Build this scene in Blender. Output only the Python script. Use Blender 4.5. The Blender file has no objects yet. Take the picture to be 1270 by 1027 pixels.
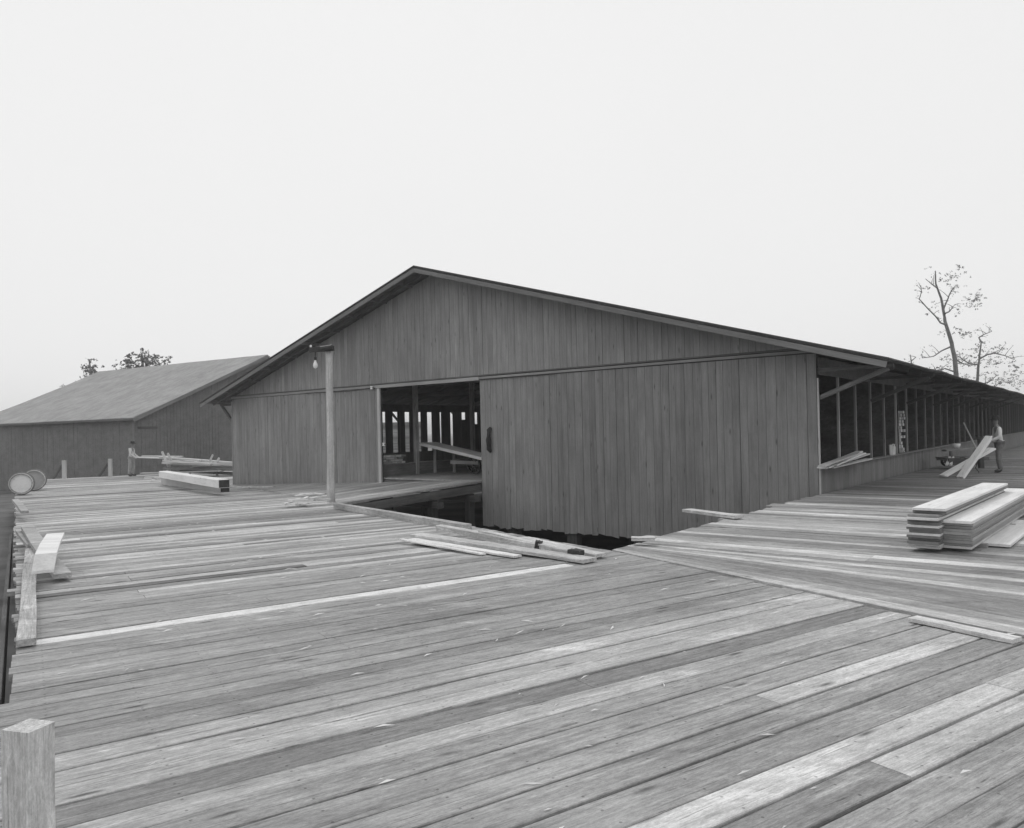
import bpy, math, random
from mathutils import Vector as V, Matrix, noise
random.seed(415)
R = random.random
def U(a, b): return a + (b - a) * R()
rad = math.radians
scene = bpy.context.scene
col = scene.collection

# ---------------------------------------------------------------- camera
F = 932.0                      # focal length in photo pixels (photo 1270 wide)
ROLL = rad(1.33)
CAMZ = 1.5
cam_d = bpy.data.cameras.new('camera'); cam = bpy.data.objects.new('camera', cam_d)
col.objects.link(cam); scene.camera = cam
cam_d.sensor_width = 36; cam_d.sensor_fit = 'HORIZONTAL'
cam_d.lens = F / 1270 * 36
cam_d.shift_y = 20.5 / 1270
cam_d.clip_start = 0.05; cam_d.clip_end = 4000
cam.matrix_world = Matrix.Translation((0, 0, CAMZ)) @ Matrix.Rotation(rad(90), 4, 'X') @ Matrix.Rotation(-ROLL, 4, 'Z')

# ---------------------------------------------------------------- sky and sun
SUN_EL, SUN_AZ = rad(52), rad(-22)          # azimuth from +Y towards +X
w = bpy.data.worlds.new('World'); scene.world = w; w.use_nodes = True
nt = w.node_tree; nt.nodes.clear()
out = nt.nodes.new('ShaderNodeOutputWorld'); bg = nt.nodes.new('ShaderNodeBackground')
sky = nt.nodes.new('ShaderNodeTexSky'); sky.sky_type = 'NISHITA'; sky.sun_disc = False
sky.sun_elevation = SUN_EL; sky.sun_rotation = SUN_AZ
bw = nt.nodes.new('ShaderNodeRGBToBW'); nt.links.new(sky.outputs[0], bw.inputs[0])
tc = nt.nodes.new('ShaderNodeTexCoord'); nz = nt.nodes.new('ShaderNodeTexNoise')
nz.inputs['Scale'].default_value = 1.6; nz.inputs['Detail'].default_value = 4
nt.links.new(tc.outputs['Generated'], nz.inputs['Vector'])
mr = nt.nodes.new('ShaderNodeMapRange'); mr.inputs[3].default_value = 8.85; mr.inputs[4].default_value = 9.35
nt.links.new(nz.outputs[0], mr.inputs[0])
mx = nt.nodes.new('ShaderNodeMix'); mx.data_type = 'FLOAT'; mx.inputs[0].default_value = 0.95
nt.links.new(bw.outputs[0], mx.inputs[2]); nt.links.new(mr.outputs[0], mx.inputs[3])
nt.links.new(mx.outputs[0], bg.inputs[0]); bg.inputs[1].default_value = 0.1
nt.links.new(bg.outputs[0], out.inputs[0])
sun_d = bpy.data.lights.new('sun', 'SUN'); sun = bpy.data.objects.new('sun', sun_d); col.objects.link(sun)
sun_d.energy = 0.9; sun_d.angle = rad(14); sun_d.color = (1, 1, 1)
to_sun = V((math.sin(SUN_AZ) * math.cos(SUN_EL), math.cos(SUN_AZ) * math.cos(SUN_EL), math.sin(SUN_EL)))
sun.rotation_euler = to_sun.to_track_quat('Z', 'Y').to_euler()
scene.view_settings.view_transform = 'Standard'; scene.view_settings.look = 'None'
scene.view_settings.exposure = 0; scene.view_settings.gamma = 1
scene.view_settings.use_curve_mapping = False
scene.render.engine = 'CYCLES'
scene.cycles.max_bounces = 6

# ---------------------------------------------------------------- photo pixel -> place
_r = V((math.cos(ROLL), 0, -math.sin(ROLL))); _u = V((math.sin(ROLL), 0, math.cos(ROLL)))
CAM = V((0, 0, CAMZ))
def ray(x, y): return (_r * ((x - 635) / F) + _u * (-(y - 534) / F) + V((0, 1, 0)))
def onz(x, y, z): d = ray(x, y); return CAM + d * ((z - CAMZ) / d.z)
def atY(x, y, Y): d = ray(x, y); return CAM + d * (Y / d.y)
def onpl(x, y, p, n): d = ray(x, y); return CAM + d * ((p - CAM).dot(n) / d.dot(n))

# ---------------------------------------------------------------- materials
MATS = {}
def wood(name, tone=1.0, streak=.35, fine=.25, blotch=.3, rough=.85, nails=0, bump=.25, world_stain=0.0, stain_scale=.35, spec=.25, knots=.5, flecks=0):
    m = bpy.data.materials.new(name); m.use_nodes = True; n = m.node_tree; n.nodes.clear()
    N = lambda t: n.nodes.new(t); Lk = n.links.new
    o = N('ShaderNodeOutputMaterial'); b = N('ShaderNodeBsdfPrincipled'); Lk(b.outputs[0], o.inputs[0])
    b.inputs['Specular IOR Level'].default_value = spec
    info = N('ShaderNodeObjectInfo'); tcn = N('ShaderNodeTexCoord')
    off = N('ShaderNodeVectorMath'); off.operation = 'MULTIPLY_ADD'
    comb = N('ShaderNodeCombineXYZ')
    mul = N('ShaderNodeMath'); mul.operation = 'MULTIPLY'; mul.inputs[1].default_value = 91.7
    Lk(info.outputs['Random'], mul.inputs[0])
    for i in range(3): Lk(mul.outputs[0], comb.inputs[i])
    add = N('ShaderNodeVectorMath'); add.operation = 'ADD'
    Lk(tcn.outputs['Object'], add.inputs[0]); Lk(comb.outputs[0], add.inputs[1])
    def tex(sc, scale, detail, rgh=.55, dist=0):
        mp = N('ShaderNodeMapping'); mp.inputs['Scale'].default_value = sc
        Lk(add.outputs[0], mp.inputs[0])
        t = N('ShaderNodeTexNoise'); t.inputs['Scale'].default_value = scale; t.inputs['Detail'].default_value = detail
        t.inputs['Roughness'].default_value = rgh; t.inputs['Distortion'].default_value = dist
        Lk(mp.outputs[0], t.inputs['Vector']); return t.outputs[0]
    def rng(src, a, b_, lo, hi):
        r_ = N('ShaderNodeMapRange'); r_.inputs[1].default_value = a; r_.inputs[2].default_value = b_
        r_.inputs[3].default_value = lo; r_.inputs[4].default_value = hi; Lk(src, r_.inputs[0]); return r_.outputs[0]
    def mulv(x, y_):
        q = N('ShaderNodeMath'); q.operation = 'MULTIPLY'; Lk(x, q.inputs[0]); Lk(y_, q.inputs[1]); return q.outputs[0]
    g1 = tex((.35, 9, 9), 1.6, 5, .6, .6)
    g2 = tex((1.6, 60, 60), 1.5, 4, .65)
    g3 = tex((.9, 2.2, 2.2), 1.1, 3)
    v = rng(g1, .25, .75, 1 - streak, 1 + streak)
    v = mulv(v, rng(g2, .25, .75, 1 - fine, 1 + fine))
    v = mulv(v, rng(g3, .3, .7, 1 - blotch, 1 + blotch))
    if flecks:
        f1 = tex((3.5, 12, 12), 2.8, 8, .8); v = mulv(v, rng(f1, .3, .7, 1 - flecks, 1 + flecks))
        f2 = tex((.9, 24, 24), 1.5, 5, .6, 2.0); v = mulv(v, rng(f2, .32, .38, .5 if flecks > .1 else .93, 1))        # drying cracks
        f3 = tex((.8, 7, 7), 1.3, 7, .7); v = mulv(v, rng(f3, .60, .68, 1, 1.4 if flecks > .1 else 1.05))            # worn pale patches
        if flecks > .2:
            geo2 = N('ShaderNodeNewGeometry'); mp2 = N('ShaderNodeMapping'); mp2.inputs['Rotation'].default_value = (0, 0, -.57); mp2.inputs['Scale'].default_value = (.45, 1.6, 1)
            Lk(geo2.outputs['Position'], mp2.inputs[0]); t2 = N('ShaderNodeTexNoise'); t2.inputs['Scale'].default_value = 1.4; t2.inputs['Detail'].default_value = 9
            t2.inputs['Roughness'].default_value = .72; Lk(mp2.outputs[0], t2.inputs['Vector'])
            v = mulv(v, rng(t2.outputs[0], .56, .68, 1, 1.4)); v = mulv(v, rng(t2.outputs[0], .32, .46, .72, 1))
        f4 = tex((14, 34, 34), 3.0, 6, .85); v = mulv(v, rng(f4, .3, .7, 1 - flecks * .8, 1 + flecks * .8))
    if knots:
        mp = N('ShaderNodeMapping'); mp.inputs['Scale'].default_value = (1.3, 6, 6); Lk(add.outputs[0], mp.inputs[0])
        vo = N('ShaderNodeTexVoronoi'); vo.inputs['Scale'].default_value = 1.0; Lk(mp.outputs[0], vo.inputs['Vector'])
        v = mulv(v, rng(vo.outputs['Distance'], .03, .13, 1 - knots, 1))
    if world_stain:
        geo = N('ShaderNodeNewGeometry'); t = N('ShaderNodeTexNoise'); t.inputs['Scale'].default_value = stain_scale
        t.inputs['Detail'].default_value = 5; Lk(geo.outputs['Position'], t.inputs['Vector'])
        v = mulv(v, rng(t.outputs[0], .3, .7, 1 - world_stain, 1 + world_stain))
    if nails:
        sx = N('ShaderNodeSeparateXYZ'); Lk(tcn.outputs['Object'], sx.inputs[0])
        def M(op, a_, b_):
            q = N('ShaderNodeMath'); q.operation = op
            for i, k in enumerate((a_, b_)):
                if isinstance(k, (int, float)): q.inputs[i].default_value = k
                else: Lk(k, q.inputs[i])
            return q.outputs[0]
        fx = M('ABSOLUTE', M('SUBTRACT', M('PINGPONG', M('ADD', sx.outputs[0], 50.0), .455), .2275), 0)
        fx = M('SUBTRACT', .2275, fx)
        fy = M('ABSOLUTE', M('SUBTRACT', M('ABSOLUTE', M('SUBTRACT', sx.outputs[1], .1), 0), .055), 0)
        r2 = M('ADD', M('MULTIPLY', fx, fx), M('MULTIPLY', fy, fy))
        v = mulv(v, rng(r2, .00002, .00007, .55, 1))
    mc = N('ShaderNodeVectorMath'); mc.operation = 'SCALE'
    Lk(info.outputs['Color'], mc.inputs[0]); 
    q = N('ShaderNodeMath'); q.operation = 'MULTIPLY'; q.inputs[1].default_value = tone; Lk(v, q.inputs[0])
    Lk(q.outputs[0], mc.inputs['Scale'])
    mn = N('ShaderNodeVectorMath'); mn.operation = 'MINIMUM'; Lk(mc.outputs[0], mn.inputs[0]); mn.inputs[1].default_value = (.82,) * 3
    Lk(mn.outputs[0], b.inputs['Base Color'])
    b.inputs['Roughness'].default_value = rough
    if bump:
        bp = N('ShaderNodeBump'); bp.inputs['Strength'].default_value = bump; bp.inputs['Distance'].default_value = .01
        s_ = N('ShaderNodeMath'); s_.operation = 'ADD'; Lk(g1, s_.inputs[0]); Lk(g2, s_.inputs[1])
        Lk(s_.outputs[0], bp.inputs['Height']); Lk(bp.outputs[0], b.inputs['Normal'])
    MATS[name] = m; return m
def plain(name, c, rough=.8, spec=.2, var=.15, scale=6, metallic=0, bump=0):
    m = bpy.data.materials.new(name); m.use_nodes = True; n = m.node_tree
    b = n.nodes['Principled BSDF']; b.inputs['Roughness'].default_value = rough
    b.inputs['Specular IOR Level'].default_value = spec; b.inputs['Metallic'].default_value = metallic
    tcn = n.nodes.new('ShaderNodeTexCoord'); t = n.nodes.new('ShaderNodeTexNoise'); t.inputs['Scale'].default_value = scale
    t.inputs['Detail'].default_value = 6; n.links.new(tcn.outputs['Object'], t.inputs['Vector'])
    r_ = n.nodes.new('ShaderNodeMapRange'); r_.inputs[1].default_value = .3; r_.inputs[2].default_value = .7
    r_.inputs[3].default_value = c * (1 - var); r_.inputs[4].default_value = c * (1 + var)
    n.links.new(t.outputs[0], r_.inputs[0]); n.links.new(r_.outputs[0], b.inputs['Base Color'])
    if bump:
        bp = n.nodes.new('ShaderNodeBump'); bp.inputs['Strength'].default_value = bump
        n.links.new(t.outputs[0], bp.inputs['Height']); n.links.new(bp.outputs[0], b.inputs['Normal'])
    return m
M_deck = wood('weathered_deck_wood', 1.03, .2, .26, .14, .95, nails=1, bump=.6, world_stain=.15, stain_scale=.5, spec=.12, flecks=.3, knots=.7)
M_side = wood('painted_siding', 1.34, .2, .12, .14, .85, bump=.15, world_stain=.13, stain_scale=.22, knots=.6, flecks=.1)
M_lum = wood('fresh_lumber', 1, .12, .1, .1, .8, bump=.15, knots=.35, flecks=.06)
M_beam = wood('old_timber', 1, .3, .25, .3, .9, bump=.3, flecks=.15)
M_pole = wood('pole_wood', 1, .25, .25, .2, .9, bump=.4, flecks=.2)
M_roofing = wood('roofing_felt', 1, .2, .1, .16, .95, bump=.1, world_stain=.1, stain_scale=.6, knots=0)
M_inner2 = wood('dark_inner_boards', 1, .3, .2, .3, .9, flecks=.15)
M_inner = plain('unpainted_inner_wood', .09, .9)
M_soil = plain('bare_soil', .13, .95, var=.4, scale=.8, bump=.4)
M_black = plain('dark_iron', .03, .5, .4)
M_glass = plain('frosted_bulb_glass', .85, .15, .5, var=.02)
M_porc = plain('white_porcelain', .85, .25, .5, var=.03)
M_skin = plain('skin', .22, .6)
M_hat = plain('dark_felt', .03, .9)
M_paleshirt = plain('pale_cotton', .75, .9, var=.08, scale=14)
M_shirt = plain('grey_cotton', .6, .9, var=.1, scale=14)
M_trous = plain('worn_denim', .2, .9, var=.2, scale=14)
M_trous2 = plain('faded_denim', .36, .9, var=.2, scale=14)
M_boot = plain('boot_leather', .04, .7)
M_bark = plain('tree_bark', .17, .95, var=.3, scale=5)
M_leaf = plain('leaves', .26, .8, var=.35, scale=.7)
M_leafd = plain('dark_leaves', .07, .8, var=.35, scale=.7)
M_paper = plain('scrap_wood', .7, .9)

# ---------------------------------------------------------------- object helpers
def world_of(o):
    m = o.matrix_basis.copy()
    if o.parent: m = world_of(o.parent) @ o.matrix_parent_inverse @ m
    return m
def adopt(o, parent):
    if parent:
        o.parent = parent; o.matrix_parent_inverse = world_of(parent).inverted()
def obj(name, verts, faces, mat, parent=None, mtx=None, tone=None, smooth=False, mesh=None):
    if mesh is None:
        mesh = bpy.data.meshes.new(name); mesh.from_pydata([tuple(v) for v in verts], [], faces); mesh.update()
        if mat: mesh.materials.append(mat)
        if smooth: mesh.polygons.foreach_set('use_smooth', [True] * len(mesh.polygons))
    o = bpy.data.objects.new(name, mesh); col.objects.link(o)
    if mtx is not None: o.matrix_basis = mtx
    if tone is not None: o.color = (tone, tone, tone, 1)
    adopt(o, parent); return o
def tag(o, label, cat, group=None):
    o['label'] = label; o['category'] = cat
    if group: o['group'] = group
    return o
def thing(name, loc, label, cat, group=None):
    o = bpy.data.objects.new(name, None); col.objects.link(o); o.matrix_basis = Matrix.Translation(loc)
    o.empty_display_size = .2
    return tag(o, label, cat, group)
def struct(o): o['kind'] = 'structure'; return o
def frame(p0, xdir, updir=V((0, 0, 1))):
    x = xdir.normalized(); y = updir.cross(x)
    if y.length < 1e-4: y = V((0, 1, 0)).cross(x)
    y.normalize(); z = x.cross(y)
    return Matrix(((x.x, y.x, z.x, p0.x), (x.y, y.y, z.y, p0.y), (x.z, y.z, z.z, p0.z), (0, 0, 0, 1)))
BOXF = [(0, 3, 2, 1), (4, 5, 6, 7), (0, 1, 5, 4), (1, 2, 6, 5), (2, 3, 7, 6), (3, 0, 4, 7)]
class MB:
    def __init__(s): s.v = []; s.f = []
    def add(s, vs, fs):
        k = len(s.v); s.v += [V(a) for a in vs]; s.f += [tuple(i + k for i in f) for f in fs]
    def box(s, x0, x1, y0, y1, z0, z1, M=None):
        vs = [V(p) for p in ((x0, y0, z0), (x1, y0, z0), (x1, y1, z0), (x0, y1, z0), (x0, y0, z1), (x1, y0, z1), (x1, y1, z1), (x0, y1, z1))]
        if M is not None: vs = [M @ p for p in vs]
        s.add(vs, BOXF)
    def tube(s, pts, rads, n=8, cap=True):
        rings = []; k = len(s.v)
        for i, p in enumerate(pts):
            p = V(p); d = (V(pts[min(i + 1, len(pts) - 1)]) - V(pts[max(i - 1, 0)])).normalized()
            a = d.cross(V((0, 0, 1)));
            if a.length < .05: a = d.cross(V((0, 1, 0)))
            a.normalize(); b = d.cross(a)
            for j in range(n):
                t = 2 * math.pi * j / n; s.v.append(p + (a * math.cos(t) + b * math.sin(t)) * rads[i])
        for i in range(len(pts) - 1):
            for j in range(n):
                j2 = (j + 1) % n; s.f.append((k + i * n + j, k + i * n + j2, k + (i + 1) * n + j2, k + (i + 1) * n + j))
        if cap:
            s.f.append(tuple(k + j for j in range(n))[::-1]); e = k + (len(pts) - 1) * n; s.f.append(tuple(e + j for j in range(n)))
    def lathe(s, prof, n=16, M=None):
        k = len(s.v)
        for r, z in prof:
            for j in range(n):
                t = 2 * math.pi * j / n; p = V((r * math.cos(t), r * math.sin(t), z)); s.v.append(M @ p if M else p)
        for i in range(len(prof) - 1):
            for j in range(n):
                j2 = (j + 1) % n; s.f.append((k + i * n + j, k + i * n + j2, k + (i + 1) * n + j2, k + (i + 1) * n + j))
    def build(s, name, mat, parent=None, mtx=None, tone=None, smooth=False):
        return obj(name, s.v, s.f, mat, parent, mtx, tone, smooth)

def board(name, p0, p1, wid, th, mat, parent=None, tone=.5, up=V((0, 0, 1)), rough=0.0, segs=1, ch=0.004, bow=0, tag_=None):
    """a sawn board from p0 to p1 (axis through its middle), width across, thickness along up"""
    p0 = V(p0); p1 = V(p1); L = (p1 - p0).length; hw, ht = wid / 2, th / 2
    ch = min(ch, ht * .6)
    vs = []; fs = []
    for i in range(segs + 1):
        x = L * i / segs; j1 = U(-rough, rough); j2 = U(-rough, rough); zb = bow * 4 * (i / segs) * (1 - i / segs) + U(-rough, rough) * .5
        a, b = -hw + j1, hw + j2
        vs += [(x, a, -ht + zb), (x, b, -ht + zb), (x, b, ht - ch + zb), (x, b - ch, ht + zb), (x, a + ch, ht + zb), (x, a, ht - ch + zb)]
    for i in range(segs):
        k = i * 6
        for j in range(6):
            j2 = (j + 1) % 6; fs.append((k + j, k + 6 + j, k + 6 + j2, k + j2))
    fs.append((0, 1, 2, 3, 4, 5)); e = segs * 6; fs.append((e + 5, e + 4, e + 3, e + 2, e + 1, e))
    return obj(name, vs, fs, mat, parent, frame(p0, p1 - p0, up), tone)

def quad_board(name, A, B, C, D, th, mat, parent, tone, segs=4, rough=.003, org=None):
    """deck board by its four top corners: A-B one long edge, D-C the other"""
    A, B, C, D = V(A), V(B), V(C), V(D)
    xd = ((B - A) + (C - D)); M = frame(org if org is not None else (A + D) / 2 - xd.normalized() * 0, xd); Mi = M.inverted()
    ch = .004; vs = []; fs = []
    for i in range(segs + 1):
        t = i / segs; p = Mi @ A.lerp(B, t); q = Mi @ D.lerp(C, t)
        e1, e2, ez = U(-rough, rough), U(-rough, rough), U(-.0015, .0015)
        d = V((0, 1 if q.y > p.y else -1, 0)); p = p + d * e1; q = q + d * e2; p.z += ez; q.z += ez + U(-.002, .002)
        dn = V((0, 0, -th))
        vs += [p + dn, q + dn, q + V((0, 0, -ch)), q - d * ch, p + d * ch, p + V((0, 0, -ch))]
    flip = (Mi @ D).y < (Mi @ A).y
    for i in range(segs):
        k = i * 6
        for j in range(6):
            j2 = (j + 1) % 6; f = (k + j, k + 6 + j, k + 6 + j2, k + j2); fs.append(f[::-1] if flip else f)
    f0 = (0, 1, 2, 3, 4, 5); e = segs * 6; f1 = tuple(e + j for j in (5, 4, 3, 2, 1, 0))
    fs += [f0[::-1], f1[::-1]] if flip else [f0, f1]
    return obj(name, vs, fs, mat, parent, M, tone)

# ---------------------------------------------------------------- frames of reference
K = V((1.18, 9.2, 0))                                   # inner corner of the decks above the pit
g = V((.841, .541, 0)); e = V((-.541, .841, 0))         # along / across the main deck's boards
dl = V((-.784, .6208, 0)); a = V((.6208, .784, 0))      # shed: along the front (to the left), along the side (back)
wd = -dl                                                # right deck boards
C2 = V((6.55, 16.1, 0)); LW = 22.6; C1 = C2 + dl * LW
def S(s, t, z): return V((C2.x + dl.x * s + a.x * t, C2.y + dl.y * s + a.y * t, z))
def s_of(x, y, t=0):
    p = onpl(x, y, C2 + a * t, a); return (p - C2).dot(dl)
def zmain(q):
    if q < 0: return 0.0
    if q < 22: return -.4 * (q / 22)
    return -.4
def PQ(p, q, dz=0): v = K + g * p + e * q; v.z = zmain(q) + dz; return v
def to_pq(x, y):
    z = 0
    for _ in range(8):
        P = onz(x, y, z); d = P - K; q = d.dot(e); z = zmain(q)
    return d.dot(g), q
def zright(m): return .015 - .009 * max(m - 8, 0)
def MN(m, n, dz=0): v = K + a * m + wd * n; v.z = zright(m) + dz; return v
def to_mn(x, y):
    z = 0.04
    for _ in range(8):
        P = onz(x, y, z); d = P - K; m = d.dot(a); z = zright(m)
    return m, d.dot(wd)

# ---------------------------------------------------------------- ground
gv = []; gf = []; G = 40
for i in range(G + 1):
    for j in range(G + 1):
        x = -60 + 150 * i / G; y = -20 + 130 * j / G
        gv.append((x, y, -1.9 + .12 * noise.noise(V((x * .3, y * .3, 0)))))
for i in range(G):
    for j in range(G):
        k = i * (G + 1) + j; gf.append((k, k + G + 1, k + G + 2, k + 1))
k = len(gv); gv += [(-2500, -2500, -2.1), (2500, -2500, -2.1), (2500, 2500, -2.1), (-2500, 2500, -2.1)]; gf.append((k, k + 1, k + 2, k + 3))
struct(obj('ground', gv, gf, M_soil))

# ---------------------------------------------------------------- main deck (camera stands on its left edge)
deck = bpy.data.objects.new('main_deck', None); col.objects.link(deck); deck.matrix_basis = Matrix.Translation(K); struct(deck)
# (pixel x, y, tone, left pixel x of the bright length, right pixel x): boards that show pale in the photo
pale = [(400, 744, .66, 72, 705), (160, 735, .52, 43, 420), (330, 712, .5, 170, 560), (150, 672, .5, -50, 420), (560, 655, .5, 420, 760),
        (120, 618, .5, -80, 240), (150, 606, .52, -80, 240), (900, 771, .55, 760, 1030), (880, 790, .43, -300, 1100), (1000, 848, .47, 945, 1300),
        (1180, 905, .46, 1085, 1400), (300, 900, .5, -200, 520), (240, 925, .52, -200, 500), (560, 840, .40, -300, 1300), (120, 640, .46, -80, 400),
        (300, 652, .46, 100, 500), (60, 698, .46, -80, 300), (700, 820, .41, -300, 1300), (640, 880, .4, -300, 1100), (480, 690, .48, 300, 700), (600, 676, .5, 380, 760)]
pale_q = []
for (x, y, tn, xl, xr) in pale:
    p_, q_ = to_pq(x, y)
    slope = (to_pq(x + 30, y)[1] - q_)
    def p_at(xx):
        # p where the board line of this q crosses image column xx
        lo, hi = -14.0, 14.0
        for _ in range(40):
            mid = (lo + hi) / 2; P = PQ(mid, q_); d = P - CAM; u = d.dot(_r) / max(d.y, .01); px = 635 + F * u
            if px < xx: lo = mid
            else: hi = mid
        return lo
    pale_q.append((q_, tn, p_at(xl), p_at(xr)))
q = -10.0; nb = 0
far = MB()
while q < 37.2:
    wdt = U(.165, .235) if q < 6 else U(.19, .25)
    q1 = q + wdt; gap = random.choice((.006, .01, .014, .022))
    pl = -6.09 - .013 * max(q, 0) + U(-.03, .02)
    if q > -1.5 and R() < .15: pl += U(-.08, .12)
    if q < -1.9: pl = -7.4 + U(-.05, .05)
    pr = U(-.02, .03) + .039 * q if q > 0 else -.065 * (-q) + U(-.015, .01)
    if q > 24.0: pr = min(.9 + (q - 24.3) * 2.93, 6)
    z = zmain(q); base = max(.17, min(.5, random.gauss(.315, .032 if q < 1 else .06)))
    if R() < (.06 if q < 1 else .22): base = U(.44, .6)  # farther off, extra pale boards put light on raised edges into tone
    cuts = [pl, pr]; tones = [base]
    for (qq, tn, pa, pb) in pale_q:
        if q <= qq < q1:
            pa_, pb_ = max(pa, pl), min(pb, pr)
            if pb_ - pa_ > .4:
                cuts = [pl] + ([pa_] if pa_ > pl + .3 else []) + ([pb_] if pb_ < pr - .3 else []) + [pr]
                tones = []
                for i in range(len(cuts) - 1):
                    mid = (cuts[i] + cuts[i + 1]) / 2
                    tones.append(tn if pa_ <= mid <= pb_ else base)
    if len(cuts) == 2 and q < 10 and R() < .35:
        c = -5.97 + .91 * random.choice((1, 2, 3, 4, 5)); cuts = [pl, c, pr]; tones = [base, base * U(.9, 1.12)]
    dz = U(-.004, .004)
    for i in range(len(cuts) - 1):
        p0, p1 = cuts[i] + (.003 if i else 0), cuts[i + 1] - (.002 if i < len(cuts) - 2 else 0)
        A, B = PQ(p0, q + gap, dz), PQ(p1, q + gap, dz); D, Cc = PQ(p0, q1, dz), PQ(p1, q1, dz)
        if nb < 285:
            quad_board('board', A, B, Cc, D, .05, M_deck, deck, tones[i], segs=max(2, int((p1 - p0) / .6)), rough=.004,
                       org=PQ(-5.97 + 0 * p0, q))
            nb += 1
    q = q1
def pin(p, q): return p + (.039 * q if p > -1 and q > 0 else -.1 - .013 * max(q, 0) if p < -5 else 0)
# girders, joists and posts that carry it
for p in (-5.85, -2.9, -.12):
    for q0, q1 in ((-9, 1), (1, 12), (12, 22), (22, 37)):
        board('girder', PQ(pin(p, q0), q0, -.05 - .135), PQ(pin(p, q1), q1, -.05 - .135), .15, .26, M_beam, deck, .13)
for p in (-5.85, -2.9, -.12):
    for q_ in (-8, -5, -2, 1.0, 4, 7, 10.2, 13, 16.5, 20, 24, 28, 32, 36):
        b = PQ(pin(p, q_), q_, 0); board('post', V((b.x, b.y, -2)), V((b.x, b.y, b.z - .3)), .2, .2, M_beam, deck, .14, up=e)
mb = MB()
for q_ in [-9 + .91 * i for i in range(0)]: pass
# edge plank along the left rim and rim face
r0, r1 = to_pq(33, 800), to_pq(40, 684)
tag(board('plank', onz(33, 797, .04), onz(38, 682, .02), .125, .05, M_deck, None, .42, rough=.006, segs=5),
    'grey plank laid flat along the left edge of the deck', 'plank')
board('rim_board', PQ(-6.16, -1.6, -.2), PQ(-6.32, 12, -.35), .3, .04, M_beam, deck, .10, up=g)

# ---------------------------------------------------------------- right deck
rdeck = bpy.data.objects.new('right_deck', None); col.objects.link(rdeck); rdeck.matrix_basis = Matrix.Translation(K + wd); struct(rdeck)
ang_w = math.atan2(wd.y, wd.x); seam_dir = (K + g * -.35 + e * -5.3 - K); ang_s = math.atan2(seam_dir.y, seam_dir.x)
def rray(m0, ang, n): p = K + a * m0 + V((math.cos(ang), math.sin(ang), 0)) * n; p.z = .015; return p
NF = 11
marks = [(0, ang_s + .012)]
for i in range(1, NF + 1):
    f = i / NF; marks.append((.06 * i, ang_s + (ang_w - ang_s) * (f ** .9)))
tonesf = [.44, .33, .27, .25, .26, .27, .55, .36, .28, .5, .27, .3]
for i in range(NF):
    (m0, a0), (m1, a1) = marks[i], marks[i + 1]
    n1 = 7.0
    quad_board('board', rray(m0 + .004, a0, .02), rray(m0 + .004, a0, n1), rray(m1, a1, n1) , rray(m1, a1, .02), .05, M_deck, rdeck, tonesf[i] * U(.93, 1.07), segs=8, rough=.003)
pale_r = []
for (x, y, tn) in ((932, 680, .58), (1150, 697, .6), (1050, 640, .62), (950, 634, .55), (1150, 660, .45), (1000, 625, .6), (1060, 628, .5), (960, 655, .5), (1100, 618, .45), (960, 668, .46)):
    pale_r.append((to_mn(x, y)[0], tn))
m = .06 * NF; nbr = 0; farr = MB()
while m < 62:
    wdt = U(.18, .25); m1 = m + wdt; gap = U(.006, .016)
    n0 = U(-.03, .06)
    if R() < .12 and m < 7: n0 -= U(.05, .25)
    n1 = 10.0 if m < 12 else 14.0
    base = max(.16, min(.5, random.gauss(.30, .055)))
    if m > 6.5: base *= .85  # boards beside the shed darker: stains plus shed shade put into tone
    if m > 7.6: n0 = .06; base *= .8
    for (mm, tn) in pale_r:
        if m <= mm < m1: base = tn
    dz = U(-.004, .004)
    if nbr < 200:
        cuts = [n0, n1]
        if R() < .5: cuts = [n0, .91 * random.choice((2, 3, 4, 5, 6)), n1]
        for i in range(len(cuts) - 1):
            A, B = MN(m + gap, cuts[i] + .003, dz), MN(m + gap, cuts[i + 1], dz); D, Cc = MN(m1, cuts[i] + .003, dz), MN(m1, cuts[i + 1], dz)
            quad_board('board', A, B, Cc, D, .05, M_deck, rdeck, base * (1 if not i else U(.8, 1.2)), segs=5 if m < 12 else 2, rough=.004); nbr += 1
    else:
        vs = [MN(m + gap, n0), MN(m + gap, n1), MN(m1, n1), MN(m1, n0)]
        farr.add([v + V((0, 0, -.05)) for v in vs] + vs, BOXF)
    m = m1
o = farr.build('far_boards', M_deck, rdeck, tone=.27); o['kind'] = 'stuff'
for n_ in (.12, 3, 6, 9):
    for m0, m1 in ((.2, 8.8),) if n_ < 1 else ((-1, 10), (10, 25), (25, 60)):
        board('girder', MN(m0, n_, -.19), MN(m1, n_, -.19), .15, .26, M_beam, rdeck, .13)
    for m_ in (.6, 3.6, 6.6, 9.6, 13, 17, 21):
        b = MN(m_, n_); board('post', V((b.x, b.y, -2)), V((b.x, b.y, b.z - .3)), .2, .2, M_beam, rdeck, .14, up=a)

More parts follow.
